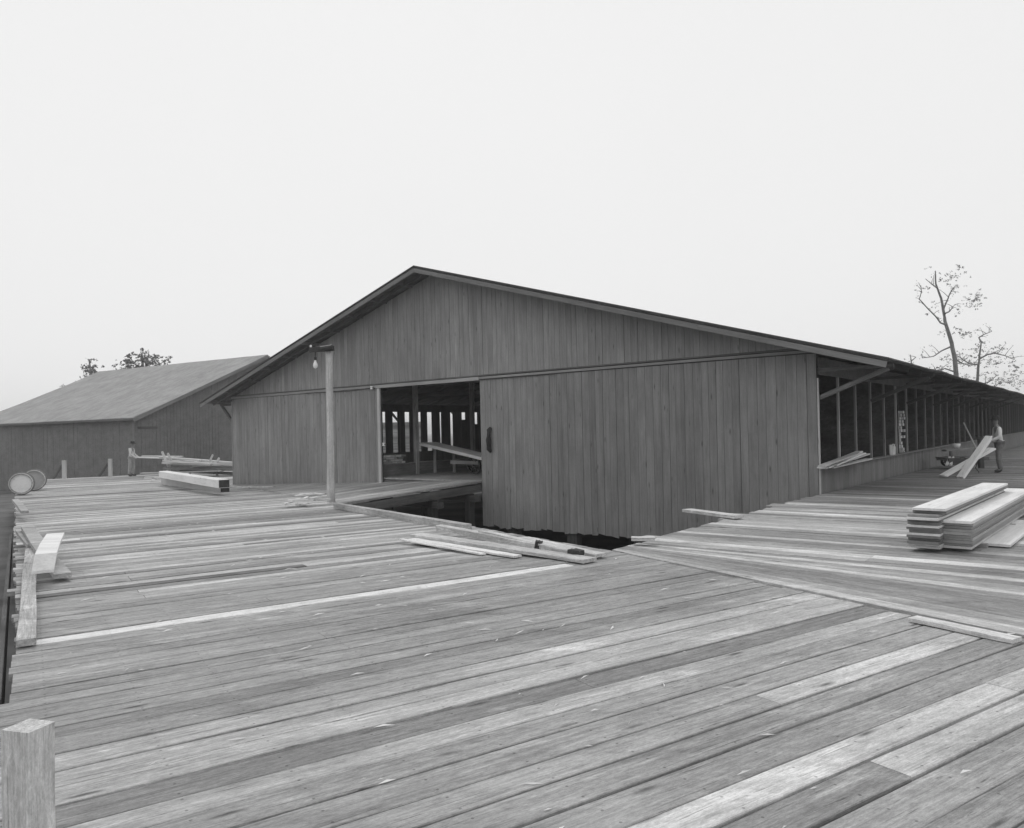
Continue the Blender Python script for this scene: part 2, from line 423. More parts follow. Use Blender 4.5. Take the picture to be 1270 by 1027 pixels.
# ---------------------------------------------------------------- bridge from the main deck up to the door
sJ = s_of(598, 560); sJL = s_of(474, 560)
B0 = PQ(.039 * to_pq(416, 625)[1], to_pq(416, 625)[1]); J = S(sJ, .1, .05); Q1 = PQ(.9, 24.2); 
br = bpy.data.objects.new('door_ramp', None); col.objects.link(br); br.matrix_basis = Matrix.Translation(B0)
tag(br, 'boarded ramp from the main deck beside the pole up to the shed door', 'ramp')
hgt = (Q1 - B0).length
nst = 46
for i in range(nst):
    f0, f1 = i / nst + .0006, (i + 1) / nst
    A, B, Cc, D = B0.lerp(Q1, f0), J.lerp(Q1, f0), J.lerp(Q1, f1), B0.lerp(Q1, f1)
    quad_board('board', A, B, Cc, D, .05, M_deck, br, random.gauss(.33, .035) * (1.4 if i in (3, 9) else 1), segs=2, rough=.002)
bd = (J - B0).normalized(); bn = V((bd.y, -bd.x, 0))
board('edge_beam', B0 + V((0, 0, -.2)) - bn * .08, J + V((0, 0, -.2)) - bn * .08, .14, .22, M_beam, br, .12)
for f in (.3, .62, .9):
    b = B0.lerp(J, f) - bn * .15; board('post', V((b.x, b.y, -2)), V((b.x, b.y, b.z - .33)), .2, .2, M_beam, br, .05, up=bn)
    b2 = b - bn * 2; board('post', V((b2.x, b2.y, -2)), V((b2.x, b2.y, b2.z - .33)), .2, .2, M_beam, br, .05, up=bn)
    board('cross_beam', b + V((0, 0, -.46)) + bn * .35, b2 + V((0, 0, -.46)), .2, .16, M_beam, br, .07)

# ---------------------------------------------------------------- the big lumber shed
RZ = 6.52; PITCH = .292; DEP = 60.0; OVR, OVL, OVF = 1.55, 1.0, .8
MID = LW / 2
def roof_top(s): return RZ - PITCH * abs(s - MID)
shed = thing('lumber_shed', S(MID, 0, -1.9), 'long dark board-sided lumber shed with low gable roof and open sliding door', 'shed')
HZ = 3.0
# siding below the header
def siding(s0, s1, zb, zt, tone, t=0.0, rag=.0, dark=None, parent=shed, th=.025):
    s = s0
    while s < s1 - .05:
        wv = min(U(.155, .245), s1 - s); z0 = zb(s + wv / 2) if callable(zb) else zb; z0 += U(-rag, rag); 
        gp = random.choice((.002, .003, .004, .008)); sa, sb = s + gp, s + wv - .002
        zta = zt(sa) if callable(zt) else zt; ztb = zt(sb) if callable(zt) else zt
        pr = U(0, .006); tf, tb = t - th - pr, t - pr
        O = S(sa, tf, z0)
        # local frame: x up (grain), y along the wall
        xs = [(0, 0), (sb - sa, 0)]
        M = Matrix(((0, dl.x, a.x, O.x), (0, dl.y, a.y, O.y), (1, 0, 0, O.z), (0, 0, 0, 1)))
        W_ = sb - sa; ha, hb = zta - z0, ztb - z0; n = U(-.05, .05) * (1 if rag else 0); T = tb - tf
        tt = tone * U(.94, 1.06) * (1.13 if R() < .06 else 1) * (.88 if R() < .05 else 1)
        c = .002
        vs = [(0, c, 0), (n, W_ - c, 0), (hb, W_ - c, 0), (ha, c, 0), (0, 0, c), (0, 0, T), (n, W_, T), (n, W_, c), (hb, W_, c), (hb, W_, T), (ha, 0, T), (ha, 0, c)]
        fs = [(0, 1, 2, 3), (1, 7, 8, 2), (4, 0, 3, 11), (7, 6, 9, 8), (5, 4, 11, 10), (6, 5, 10, 9), (0, 4, 5, 6, 7, 1), (2, 8, 9, 10, 11, 3)]
        obj('siding_board', vs, fs, M_side, parent, M, tt)
        s += wv
WT = .185
siding(sJL + .13, LW, lambda s: -.75, HZ, WT)
sDR = s_of(684, 560)
siding(0.0, sDR, -1.28, HZ, WT * .93, rag=.035)
siding(0.0, LW, HZ + .11, lambda s: roof_top(s) - .16, WT * 1.06, t=-.012)
# dark sheet added behind the boards to stop light leaking through joints
mb = MB()
mb.add([S(s, .02, z) for s, z in ((0, -1.15), (sJ, -1.15), (sJ, HZ), (sJL, HZ), (sJL, -.7), (LW, -.7), (LW, roof_top(LW) - .2), (MID, roof_top(MID) - .2), (0, roof_top(0) - .2))] +
       [S(s, .05, z) for s, z in ((0, -1.15), (sJ, -1.15), (sJ, HZ), (sJL, HZ), (sJL, -.7), (LW, -.7), (LW, roof_top(LW) - .2), (MID, roof_top(MID) - .2), (0, roof_top(0) - .2))], [])
v = mb.v; n9 = 9
polys = [(0, 1, 2, 8), (8, 2, 3, 6), (8, 6, 7), (3, 4, 5, 6)]
for pf in polys: mb.f.append(pf); mb.f.append(tuple(i + n9 for i in pf)[::-1])
mb.build('light_block_backing', M_inner, shed)
# header trim, door, jamb
board('trim_board', S(-.02, -.05, HZ + .055), S(sJ, -.05, HZ + .055), .06, .03, M_side, shed, WT * 1.15, up=a)
board('trim_board', S(sJ, -.06, HZ + .04), S(sJL + .25, -.06, HZ + .04), .10, .05, M_side, shed, WT * 1.5, up=a)
board('trim_board', S(sJL + .25, -.05, HZ + .055), S(LW, -.05, HZ + .055), .08, .03, M_side, shed, WT * 1.1, up=a)
board('drip_board', S(-.02, -.045, HZ + .13), S(LW, -.045, HZ + .13), .03, .02, M_side, shed, WT * .5, up=a)
board('jamb_board', S(sJL + .06, -.04, -.3), S(sJL + .06, -.04, HZ - .02), .12, .06, M_lum, shed, .5, up=a)
board('door_track', S(sDR - .2, -.07, HZ + .005), S(sJ, -.07, HZ + .005), .02, .02, M_black, shed, up=a)
door = thing('tmp', S(sJ, -.07, -1.2), '', ''); 
for k_ in ('label', 'category'): del door[k_]
door.name = 'sliding_door'; adopt(door, shed)
siding(sDR + .002, sJ - .002, -1.27, HZ - .01, WT * 1.0, t=-.008, rag=.035, parent=door, th=.03)
hp = s_of(607, 545)
mb = MB(); hb = S(hp, -.09, 0)
p1, p2 = onpl(607, 531, hb, a), onpl(607, 560, hb, a)
mb.tube([p1 + a * .05, p1 - a * .02 + V((0, 0, -.06)), (p1 + p2) / 2 - a * .04, p2 - a * .02 + V((0, 0, .06)), p2 + a * .05], [.05, .07, .08, .07, .05], 8)
mb.build('door_handle', M_black, door, smooth=True)
# corner boards
board('corner_board', S(-.03, -.02, -.02), S(-.03, -.02, roof_top(0) - .75), .03, .05, M_lum, shed, .5, up=a)  # pale tone puts the lit edge of this corner into the colour
board('corner_board', S(LW + .03, -.01, -.6), S(LW + .03, -.01, roof_top(LW) - .3), .08, .05, M_side, shed, WT, up=a)
# roof: two slabs with a dark roofing edge, rake fascias, rafters, lookouts
for sgn, sE in ((1, -OVR), (-1, LW + OVL)):
    rp = MB(); t0, t1 = -OVF, DEP
    NT = 30; NS = 6
    z = lambda s, t: roof_top(s) - .05 - .02 * (abs(s - MID) / 12) * math.sin(t * .9) * (1 if t > 2 else 0)
    for layer, (dz0, dz1, nm, mt, tn, ex) in enumerate(((-.03, 0, 'roof_sheathing', M_beam, .12, 0), (0.002, .035, 'roofing', M_roofing, .09, .04))):
        rp = MB()
        for i in range(NT + 1):
            for j in range(NS + 1):
                t = t0 - ex + (t1 - t0 + 2 * ex) * i / NT; s = MID + (sE - sgn * ex - MID) * j / NS
                rp.v.append(S(s, t, z(s, t) + dz0)); rp.v.append(S(s, t, z(s, t) + dz1))
        def id_(i, j, k): return (i * (NS + 1) + j) * 2 + k
        for i in range(NT):
            for j in range(NS):
                rp.f.append((id_(i, j, 1), id_(i, j + 1, 1), id_(i + 1, j + 1, 1), id_(i + 1, j, 1)))
                rp.f.append((id_(i, j, 0), id_(i + 1, j, 0), id_(i + 1, j + 1, 0), id_(i, j + 1, 0)))
            rp.f.append((id_(i, NS, 0), id_(i + 1, NS, 0), id_(i + 1, NS, 1), id_(i, NS, 1)))
        for j in range(NS):
            rp.f.append((id_(0, j, 0), id_(0, j + 1, 0), id_(0, j + 1, 1), id_(0, j, 1)))
            rp.f.append((id_(NT, j, 0), id_(NT, j + 1, 0), id_(NT, j + 1, 1), id_(NT, j, 1)))
        rp.build(nm, mt, shed, tone=tn)
    # rake fascia in three lengths
    ss = [MID, MID + (sE - MID) * .36, MID + (sE - MID) * .7, sE]
    for i in range(3):
        p0, p1 = S(ss[i], -OVF - .02, roof_top(ss[i]) - .16), S(ss[i + 1] + sgn * .004, -OVF - .02, roof_top(ss[i + 1]) - .16)
        board('fascia_board', p0, p1, .12, .035, M_side, shed, WT * U(.72, .8), up=a)
    # rafters share one mesh
    L_ = math.hypot(abs(sE - MID), PITCH * abs(sE - MID)); sh = None
    t = -.4
    while t < DEP - 1:
        p0, p1 = S(MID, t, roof_top(MID) - .155), S(sE + .25 * sgn, t, roof_top(sE + .25 * sgn) - .155)
        if sh is None:
            r_ = board('rafter', p0, p1, .05, .13, M_beam, shed, .1); sh = r_.data
        else:
            obj('rafter', None, None, None, shed, frame(p0, p1 - p0), .12, mesh=sh)
        t += 1.5 if t < 30 else 3
    # lookouts under the front overhang
    s = MID + sgn * -.9
    while (s - sE) * sgn > .2:
        board('lookout', S(s, -OVF + .03, roof_top(s) - .15), S(s, .0, roof_top(s) - .15), .05, .1, M_beam, shed, .15)
        s -= sgn * 1.2
# floor and posts
mb = MB()
fp = [S(.05, .06, 0), S(LW - .05, .06, 0), S(LW - .05, DEP, 0), S(.05, DEP, 0)]
mb.add([V((p.x, p.y, 0)) for p in fp] + [V((p.x, p.y, .05)) for p in fp], BOXF)
mb.build('floor', M_deck, shed, tone=.3)
board('sill_beam', S(.0, .14, -.15), S(LW, .14, -.15), .14, .26, M_beam, shed, .16)
for s in [.3 + 2.05 * i for i in range(5)]:
    board('pier', S(s, .2, -2), S(s, .2, -.28), .3, .25, M_beam, shed, .07, up=a)
# side walls: low boarding, studs, upper boarding, knee braces
SB, ST = .52, 2.55
def side_boards(sx, t0, t1, zb, zt, tone, out):
    t = t0; m_ = MB(); cnt = 0
    while t < t1:
        wv = U(.2, .28); O = S(sx, t + .004, zb); W_ = wv - .008; H = zt - zb
        M = Matrix(((0, a.x, -out * dl.x * -1, O.x), (0, a.y, -out * dl.y * -1, O.y), (1, 0, 0, O.z), (0, 0, 0, 1)))
        if t < 14:
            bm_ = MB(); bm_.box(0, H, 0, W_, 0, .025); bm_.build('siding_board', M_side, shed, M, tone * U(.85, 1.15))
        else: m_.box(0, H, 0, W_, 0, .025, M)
        t += wv
    if m_.v: o = m_.build('far_siding', M_side, shed, tone=tone); o['kind'] = 'stuff'
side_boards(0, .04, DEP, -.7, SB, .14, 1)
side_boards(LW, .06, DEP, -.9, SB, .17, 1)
for sx, so in ((0, -1), (LW, 1)):
    mb = MB(); zt = roof_top(sx) - .3
    pv = [S(sx, .1, ST), S(sx + so * .03, .1, ST), S(sx + so * .03, DEP, ST), S(sx, DEP, ST)]
    mb.add(pv + [V((p.x, p.y, zt)) for p in pv], BOXF)
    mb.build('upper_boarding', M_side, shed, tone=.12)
    board('sill_cap', S(sx + so * .02, .05, SB + .02), S(sx + so * .02, DEP, SB + .02), .16, .035, M_lum, shed, .2)
    if sx:
        t = .1
        while t < DEP:
            pp = S(sx, t, 1.5); pxx = 635 + F * pp.x / pp.y
            w1 = U(.42, .5) if pxx < 524 else U(.6, .7) if pxx < 556 else U(.6, .72)
            step_ = .8 if pxx < 556 else 1.0; zb_ = SB
            board('wall_panel', S(sx + .01, t + w1 / 2, SB), S(sx + .01, t + w1 / 2, ST + .02), w1, .025, M_side, shed, .12, up=dl)
            if pxx > 556: board('wall_panel', S(sx + .01, t + w1 + (step_ - w1) / 2, SB), S(sx + .01, t + w1 + (step_ - w1) / 2, U(1.5, 2.2)), step_ - w1 - .004, .025, M_side, shed, .12, up=dl)
            t += step_
    pm = None; i = 0; t = 1.55
    while t < DEP:
        p0, p1 = S(sx + so * .01, t, SB + .04), S(sx + so * .01, t, ST)
        if pm is None: o_ = board('stud', p0, p1, .07, .05, M_lum, shed, .4, up=dl); pm = o_.data
        else: obj('stud', None, None, None, shed, frame(p0, p1 - p0, dl), U(.2, .4) if t < 12 else U(.1, .22), mesh=pm)  # far studs toned down, hazy dimness put into their colour
        t += 1.5
    for t in [.05 + 4.5 * i for i in range(8)]:
        zi = 2.05; eo = (OVR if sx == 0 else OVL) - .15
        board('knee_brace', S(sx + so * .04, t, zi), S(sx + so * eo, t, roof_top(sx) - PITCH * eo - .22), .09, .09, M_beam, shed, .17 if t < 1 else .11)
        board('tie_beam', S(sx + so * .03, t, roof_top(sx) - PITCH * eo - .17), S(sx + so * (eo + .1), t, roof_top(sx) - PITCH * eo - .17), .09, .08, M_beam, shed, .1)
for sx_, ta_, tb_ in ((5.2, .3, 58), (sJL + 3.4, 16, 58)):
    zz = .1
    while zz < 3.3:
        board('bin_board', S(sx_, ta_, zz + .14), S(sx_, tb_, zz + .14), .26, .03, M_inner2, shed, U(.1, .16), up=dl); zz += .3
for t_ in (9.2, 17.2, 26):
    mb = MB(); mb.add([S(.25, t_, .05), S(5.1, t_, .05), S(5.1, t_ + .04, .05), S(.25, t_ + .04, .05), S(.25, t_, 2.9), S(5.1, t_, 3.3), S(5.1, t_ + .04, 3.3), S(.25, t_ + .04, 2.9)], BOXF)
    mb.build('bin_divider', M_inner2, shed, tone=.13)
# inner partition beside the aisle, with posts up to the roof
for sx in (sJL + .35, sJ - 2.2):
    board('partition', S(sx, .3, .25), S(sx, 30, .25), .4, .05, M_beam, shed, .16, up=dl)
    t = 1.9
    while t < 30:
        board('inner_post', S(sx, t, .05), S(sx, t, roof_top(sx) - .3), .14, .14, M_beam, shed, .34, up=dl); t += 3.0
for t in (2.5, 8.5, 14.5, 20.5):
    board('cross_tie', S(1, t, 3.25), S(LW - 1, t, 3.25), .06, .2, M_beam, shed, .14)
mb = MB(); mb.add([S(0, DEP, -1.9), S(LW, DEP, -1.9), S(LW, DEP, roof_top(LW) - .1), S(MID, DEP, roof_top(MID) - .1), S(0, DEP, roof_top(0) - .1)], [(0, 1, 2, 3, 4)])
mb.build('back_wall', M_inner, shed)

# ---------------------------------------------------------------- the further shed on the left
E = V((-22.7, 44.9, 0)); ed = V((-.866, .5, 0)); gd = V((.5, .866, 0))
def LS(s, t, z): return V((E.x + ed.x * s + gd.x * t, E.y + ed.y * s + gd.y * t, z))
shed2 = thing('lumber_shed', LS(10, 0, -1.9), 'further lumber shed with broad pale roof, beyond the man at the left', 'shed')
EZ, RGZ, RT = 2.8, 7.35, 10.4
def z2(t): return EZ + (RGZ - EZ) * (t / RT) if t <= RT else RGZ - (RGZ - EZ) * (t - RT) / RT
mb = MB(); s = .35
while s < 20:
    wv = U(.2, .27); mb.box(0, 0, 0, 0, 0, 0) if False else None
    pr = U(0, .015); p = [LS(s + .006, .35 - pr, -1.9), LS(s + wv - .006, .35 - pr, -1.9), LS(s + wv - .006, .4, -1.9), LS(s + .006, .4, -1.9)]
    mb.add(p + [V((q_.x, q_.y, z2(.35) - .1)) for q_ in p], BOXF); s += wv
o = mb.build('eave_wall_siding', M_side, shed2, tone=.125); o['kind'] = 'stuff'
mb = MB(); t = .35
while t < 20.4:
    wv = U(.2, .27); pr = U(0, .015)
    q_ = [LS(.35 - pr, t + .006, 0), LS(.35 - pr, t + wv - .006, 0), LS(.4, t + wv - .006, 0), LS(.4, t + .006, 0)]
    zz = [z2(t) - .1, z2(t + wv) - .1, z2(t + wv) - .1, z2(t) - .1]
    mb.add([V((p.x, p.y, -1.9)) for p in q_] + [V((p.x, p.y, h)) for p, h in zip(q_, zz)], BOXF); t += wv
o = mb.build('gable_siding', M_side, shed2, tone=.135); o['kind'] = 'stuff'
mb = MB()
mb.add([LS(.42, .42, -1.9), LS(20, .42, -1.9), LS(20, 20.3, -1.9), LS(.42, 20.3, -1.9), LS(.42, .42, 2.75), LS(20, .42, 2.75), LS(20, 20.3, 2.75), LS(.42, 20.3, 2.75)], BOXF)
mb.add([LS(.42, .5, 2.7), LS(.42, RT, RGZ - .15), LS(.42, 20.2, 2.7), LS(19.9, .5, 2.7), LS(19.9, RT, RGZ - .15), LS(19.9, 20.2, 2.7)], [(0, 1, 2), (5, 4, 3)])
mb.build('light_block_backing', M_inner, shed2)
for (ta, tb) in ((-.0, RT), (RT, 2 * RT)):
    rp = MB(); NS_, NT_ = 24, 8
    for i in range(NS_ + 1):
        for j in range(NT_ + 1):
            s = -.1 + 20.4 * i / NS_; t = ta + (tb - ta) * j / NT_
            sag = -.09 * math.sin(math.pi * j / NT_) + .03 * noise.noise(V((s * .4, t * .4, 3)))
            rp.v.append(LS(s, t, z2(t) + sag)); rp.v.append(LS(s, t, z2(t) + sag - .1))
    I = lambda i, j, k: (i * (NT_ + 1) + j) * 2 + k
    for i in range(NS_):
        for j in range(NT_):
            rp.f.append((I(i, j, 0), I(i, j + 1, 0), I(i + 1, j + 1, 0), I(i + 1, j, 0))); rp.f.append((I(i, j, 1), I(i + 1, j, 1), I(i + 1, j + 1, 1), I(i, j + 1, 1)))
        for j in (0, NT_): rp.f.append((I(i, j, 0), I(i + 1, j, 0), I(i + 1, j, 1), I(i, j, 1)))
    for i in (0, NS_):
        for j in range(NT_): rp.f.append((I(i, j, 0), I(i, j + 1, 0), I(i, j + 1, 1), I(i, j, 1)))
    # frame with x running down the slope so that streaks follow it
    Mr = frame(LS(0, ta, EZ), gd); Mi = Mr.inverted(); rp.v = [Mi @ v_ for v_ in rp.v]
    rp.build('roof', M_roofing, shed2, Mr, .30)
board('fascia_board', LS(-.14, 0, EZ - .16), LS(-.14, RT, RGZ - .16), .2, .04, M_side, shed2, .16, up=ed)
board('fascia_board', LS(-.1, -.03, EZ - .1), LS(20.2, -.03, EZ - .1), .12, .04, M_side, shed2, .10, up=gd)
board('corner_board', LS(.32, .32, -1.9), LS(.32, .32, 2.6), .14, .05, M_side, shed2, .15, up=gd)
board('trim_board', LS(.33, .6, 2.2), LS(.33, 1.9, 2.2), .14, .05, M_side, shed2, .07, up=ed)

# ---------------------------------------------------------------- lamp pole
pb = onz(411, 623, zmain(to_pq(411, 623)[1])); pY = pb.y
pt = atY(408, 434, pY)
pole = thing('lamp_pole', pb, 'round wooden pole with short arm and hanging bulb at the head of the pit', 'lamp pole')
mb = MB(); n_ = 9; pts = [pb.lerp(pt, i / n_) + V((U(-.008, .008), U(-.008, .008), 0)) for i in range(n_ + 1)]
pts[0].z -= .05; mb.tube([p - pb for p in pts], [.105 - .018 * i / n_ for i in range(n_ + 1)], 14)
# grain along x: build in a frame whose x is up
Mx = Matrix(((0, 0, 1, pb.x), (0, 1, 0, pb.y), (1, 0, 0, pb.z), (0, 0, 0, 1)))
mb.v = [V((v_.z, v_.y, v_.x)) for v_ in mb.v]; mb.f = [f[::-1] for f in mb.f]
mb.build('post', M_pole, pole, Mx, .5, smooth=True)
ax0, ax1 = atY(384, 434, pY - .1), atY(414, 432, pY - .12)
board('crossarm', ax0, ax1, .11, .12, M_beam, pole, .05)
mb = MB(); mb.tube([ax1 + V((-.32, -.05, -.02)), ax1 + V((-.02, -.07, .03))], [.07, .06], 8); mb.build('lamp_bracket', M_black, pole)
board('insulator_pin', atY(384, 433, pY - .1) + V((.03, 0, 0)), atY(384, 428, pY - .1) + V((.03, 0, 0)), .04, .04, M_porc, pole, .8, up=g)
lp = atY(391, 434, pY - .1); le = atY(391, 443, pY - .1)
mb = MB(); mb.tube([lp, le], [.012, .012], 6); mb.build('cord', M_black, pole)
mb = MB(); mb.lathe([(.0, .0), (.03, 0), (.032, -.07), (.02, -.08)], 10, Matrix.Translation(le)); mb.build('socket', M_black, pole)
mb = MB(); mb.lathe([(.022, -.07), (.028, -.11), (.055, -.17), (.062, -.22), (.045, -.27), (0, -.29)], 12, Matrix.Translation(le)); mb.build('bulb', M_glass, pole, smooth=True)
# wire knobs on the shed
for (x, y) in ((461, 481), (476, 551)):
    c = onpl(x, y, S(0, -.1, 0), a); mb = MB(); mb.lathe([(0, .05), (.05, .05), (.05, .02), (.03, 0), (.05, -.02), (.05, -.05), (0, -.05)], 10, Matrix.Translation(c)); mb.build('insulator', M_porc, shed)
    mb = MB(); mb.tube([c, c + wd * .16 + V((0, 0, -.02))], [.015, .015], 6); mb.build('wire', M_black, shed)
mb = MB(); c = onpl(461, 481, S(0, -.1, 0), a)
mb.tube([c, c + dl * 1.2 + V((0, 0, -.06)), c + dl * 3.5 + V((0, 0, .0))], [.012] * 3, 5); mb.build('wire', M_black, shed)

# ---------------------------------------------------------------- loose timber around the pit edge
def px_plank(name, pa, pb_, z0, z1, wid, th, label, tone, mat=M_deck, bow=0, cat='plank', rough=.004, group=None):
    A, B = onz(pa[0], pa[1], z0), onz(pb_[0], pb_[1], z1)
    o_ = board(name, A, B, wid, th, mat, None, tone, rough=rough, segs=6, bow=bow); tag(o_, label, cat, group); return o_
def dz(x, y): return zmain(to_pq(x, y)[1])
px_plank('timber', (417, 627), (580, 655), dz(417, 627) + .09, dz(580, 655) + .05, .14, .12, 'narrow squared timber along the pit edge running from the lamp pole', .42, cat='timber')
px_plank('plank', (516, 663), (732, 695), .05, .035, .22, .04, 'longest dark-edged plank lying slantwise over the boards at the pit corner', .5)
px_plank('plank', (511, 669), (642, 690), .015, .015, .13, .025, 'pale thin plank lying flat in front of the longest plank', .72)
px_plank('plank', (498, 669), (600, 687), .012, .012, .07, .02, 'narrow pale strip of wood nearest the camera beside the pit corner', .66)
px_plank('timber', (545, 654), (668, 678), .06, .045, .13, .08, 'short weathered timber with pale side lying behind the longest plank', .5, cat='timber')
px_plank('timber', (596, 660), (722, 688), .09, .045, .1, .06, 'rough timber with broken dark end on the rim of the pit', .5, cat='timber', rough=.012)
px_plank('plank', (650, 668), (745, 689), .04, .04, .16, .04, 'pale worn board end at the very corner of the pit', .55)
px_plank('plank', (783, 668), (812, 668), .1, .1, .14, .04, 'short board stub poking over the pit from the right deck', .6)
A, B = MN(to_mn(870, 646)[0], .5, .05), None
m_, n_ = to_mn(885, 643)
o_ = board('plank', MN(m_ + .05, n_ + .4, .04), MN(m_ + .75, -1.0, .02) , .2, .05, M_deck, None, .6, rough=.004, segs=4)
tag(o_, 'pale plank jutting from the right deck in front of the shed wall', 'plank')
px_plank('plank', (1132, 767), (1262, 794), .022, .022, .12, .03, 'pale rounded strip lying on the seam at the right edge of the deck', .58)
for (x0, y0, x1, y1, w_, th_, nm) in ((664, 675, 672, 676.5, .12, .1, 'dark broken end of the short weathered timber'), (706, 684, 722, 687, .11, .07, 'dark rotten tip of the rough timber on the pit rim')):
    px_plank('wood_chunk', (x0, y0), (x1, y1), .075, .06, w_, th_, nm, .06, M_beam, cat='wood chunk', rough=.015)
cm_ = MB()
for i in range(230):
    q_ = U(-6.5, 12) if i < 170 else U(-6, 0); p_ = PQ(U(-5.9, -.2), q_, .004); l = U(.012, .06); M = Matrix.Translation(p_) @ Matrix.Rotation(U(-.3, 1.4), 4, 'Z') @ Matrix.Rotation(U(-.15, .15), 4, 'Y')
    cm_.add([M @ V((-l, 0, .003)), M @ V((0, -l * U(.05, .22), .004)), M @ V((l, l * U(-.3, .3), .003)), M @ V((0, l * U(.05, .2), .008))], [(0, 1, 2, 3)])
o_ = cm_.build('splinters', M_paper); tag(o_, 'small pale splinters and shavings scattered over the main deck', 'splinters'); o_['kind'] = 'stuff'
# scraps at the pole foot and in the far left
def scraps(cx, cy, n, spread, label, dx=1.0):
    z = dz(cx, cy); c = onz(cx, cy, z); mb_ = MB()
    for i in range(n):
        p = c + V((U(-spread, spread) * dx, U(-spread, spread) * .8, .02 + .025 * i)); an = U(0, 3.14); l = U(.12, .3)
        mb_.box(-l, l, -U(.03, .06), U(.03, .06), 0, .025, Matrix.Translation(p) @ Matrix.Rotation(an, 4, 'Z') @ Matrix.Rotation(U(-.1, .1), 4, 'Y'))
    o_ = mb_.build('wood_scraps', M_paper); tag(o_, label, 'scraps'); o_['kind'] = 'stuff'
scraps(382, 628, 12, .42, 'small heap of pale wood scraps left of the lamp pole foot', 1.1)
scraps(262, 604, 7, .45, 'pale scraps lying below the dark end of the big timber', 1.2)
scraps(200, 597, 7, .5, 'pale scraps lying left of the big timber', 1.2)

# left side loose boards
def curved(name, pts, wid, th, mat, tone, label, cat='plank'):
    P = [onz(x, y, z) for x, y, z in pts]; d = (P[-1] - P[0]).normalized(); side = V((0, 0, 1)).cross(d).normalized(); vs = []; fs = []
    for p in P:
        vs += [p - side * wid / 2, p + side * wid / 2, p + side * wid / 2 + V((0, 0, th)), p - side * wid / 2 + V((0, 0, th))]
    for i in range(len(P) - 1):
        k_ = i * 4
        for j in range(4): fs.append((k_ + j, k_ + 4 + j, k_ + 4 + (j + 1) % 4, k_ + (j + 1) % 4))
    fs.append((0, 1, 2, 3)); e_ = (len(P) - 1) * 4; fs.append((e_ + 3, e_ + 2, e_ + 1, e_))
    return tag(obj(name, vs, fs, mat, None, None, tone), label, cat)
curved('plank', [(69, 664, .26), (62, 677, .30), (57, 690, .28), (53, 711, .12)], .2, .03, M_lum, .74, 'short bright warped board propped near the left edge of the deck')
curved('plank', [(34, 656, .12), (48, 678, .08), (64, 700, .03), (78, 717, .0)], .17, .05, M_deck, .42, 'grey board lying under the bright warped board at the left')
curved('plank', [(28, 660, .05), (36, 670, .04), (44, 679, .02)], .2, .05, M_deck, .4, 'short split grey board at the left edge beside the crossed boards')
curved('plank', [(19, 622, .0), (25, 629, -.02), (31, 637, -.04)], .14, .06, M_deck, .42, 'small stub of board on the left deck edge below the barrels')
# near stub post at the lower left corner
sp = atY(46, 900, 2.45); o_ = board('stub_post', V((sp.x - .03, sp.y, -.25)), V((sp.x - .03, sp.y, sp.z)), .11, .1, M_deck, None, .55, up=V((.3, 1, 0)).normalized(), segs=4, rough=.004)
tag(o_, 'squared post stub rising beside the camera at the lower left corner', 'post')

# big squared timbers on the left
def squared(pa, pb_, zc, h, wdt, label, tone):
    A, B = onz(pa[0], pa[1], zc), onz(pb_[0], pb_[1], zc); th_ = thing('timber', (A + B) / 2, label, 'timber')
    board('beam', A, B, wdt, h, M_lum, th_, tone, rough=.008, segs=6, ch=.02)
    d = (B - A).normalized(); board('end_face', B + d * .001, B + d * .012, wdt - .03, h - .03, M_beam, th_, .06); return th_
zt_ = -.4
squared((205, 596), (279, 606), zt_ + .16, .3, .32, 'lower of the two squared timbers lying before the shed corner', .48)
squared((203, 588), (278, 600), zt_ + .46, .26, .34, 'upper bright-topped squared timber with a dark end, before the shed corner', .8)
tag(board('plank', onz(286, 604, zt_ + .04), onz(340, 604, zt_ + .1), .1, .06, M_deck, None, .5), 'thin strip lying along the foot of the shed wall at the left corner', 'plank')
tag(board('plank', onz(180, 592, zt_ + .05), onz(212, 591, zt_ + .05), .3, .05, M_lum, None, .6), 'pale plank on the deck behind the big timbers', 'plank')

# lumber pile with trestles behind the man
lc = onz(240, 588, zt_); 
def lY(x, y, Y=37.5): return atY(x, y, Y)
pile = thing('lumber_pile', onz(235, 588, zt_), 'untidy pile of long boards on trestles at the left shed corner', 'lumber pile')
for i, (x0, y0, x1, y1, w_, th_, tn, Y) in enumerate([(176, 587, 276, 584, .3, .06, .4, 36.9), (204, 581, 300, 583, .25, .1, .2, 37), (203, 574, 262, 576, .3, .1, .5, 37), (215, 577, 300, 580, .3, .14, .28, 37.3),
        (205, 571, 300, 577, .5, .08, .55, 37.6), (200, 567, 290, 574, .4, .08, .5, 37.9), (208, 573, 250, 571, .2, .07, .6, 36.6), (225, 584, 300, 588, .3, .12, .15, 37.2), (240, 578, 300, 574, .25, .1, .45, 36.8)]):
    board('board', lY(x0, y0, Y), lY(x1, y1, Y - .6), w_, th_, M_lum, pile, tn, rough=.006, segs=4)
for (x0, y0, x1, y1) in ((201, 560, 206, 572), (208, 562, 214, 575), (264, 564, 259, 575), (272, 568, 262, 582), (206, 572, 213, 590), (213, 572, 205, 590), (240, 572, 235, 590), (262, 572, 270, 590)):
    board('stake', lY(x0, y0, 37.2), lY(x1, y1, 37.2), .09, .07, M_lum, pile, U(.3, .6), up=V((0, 1, 0)))

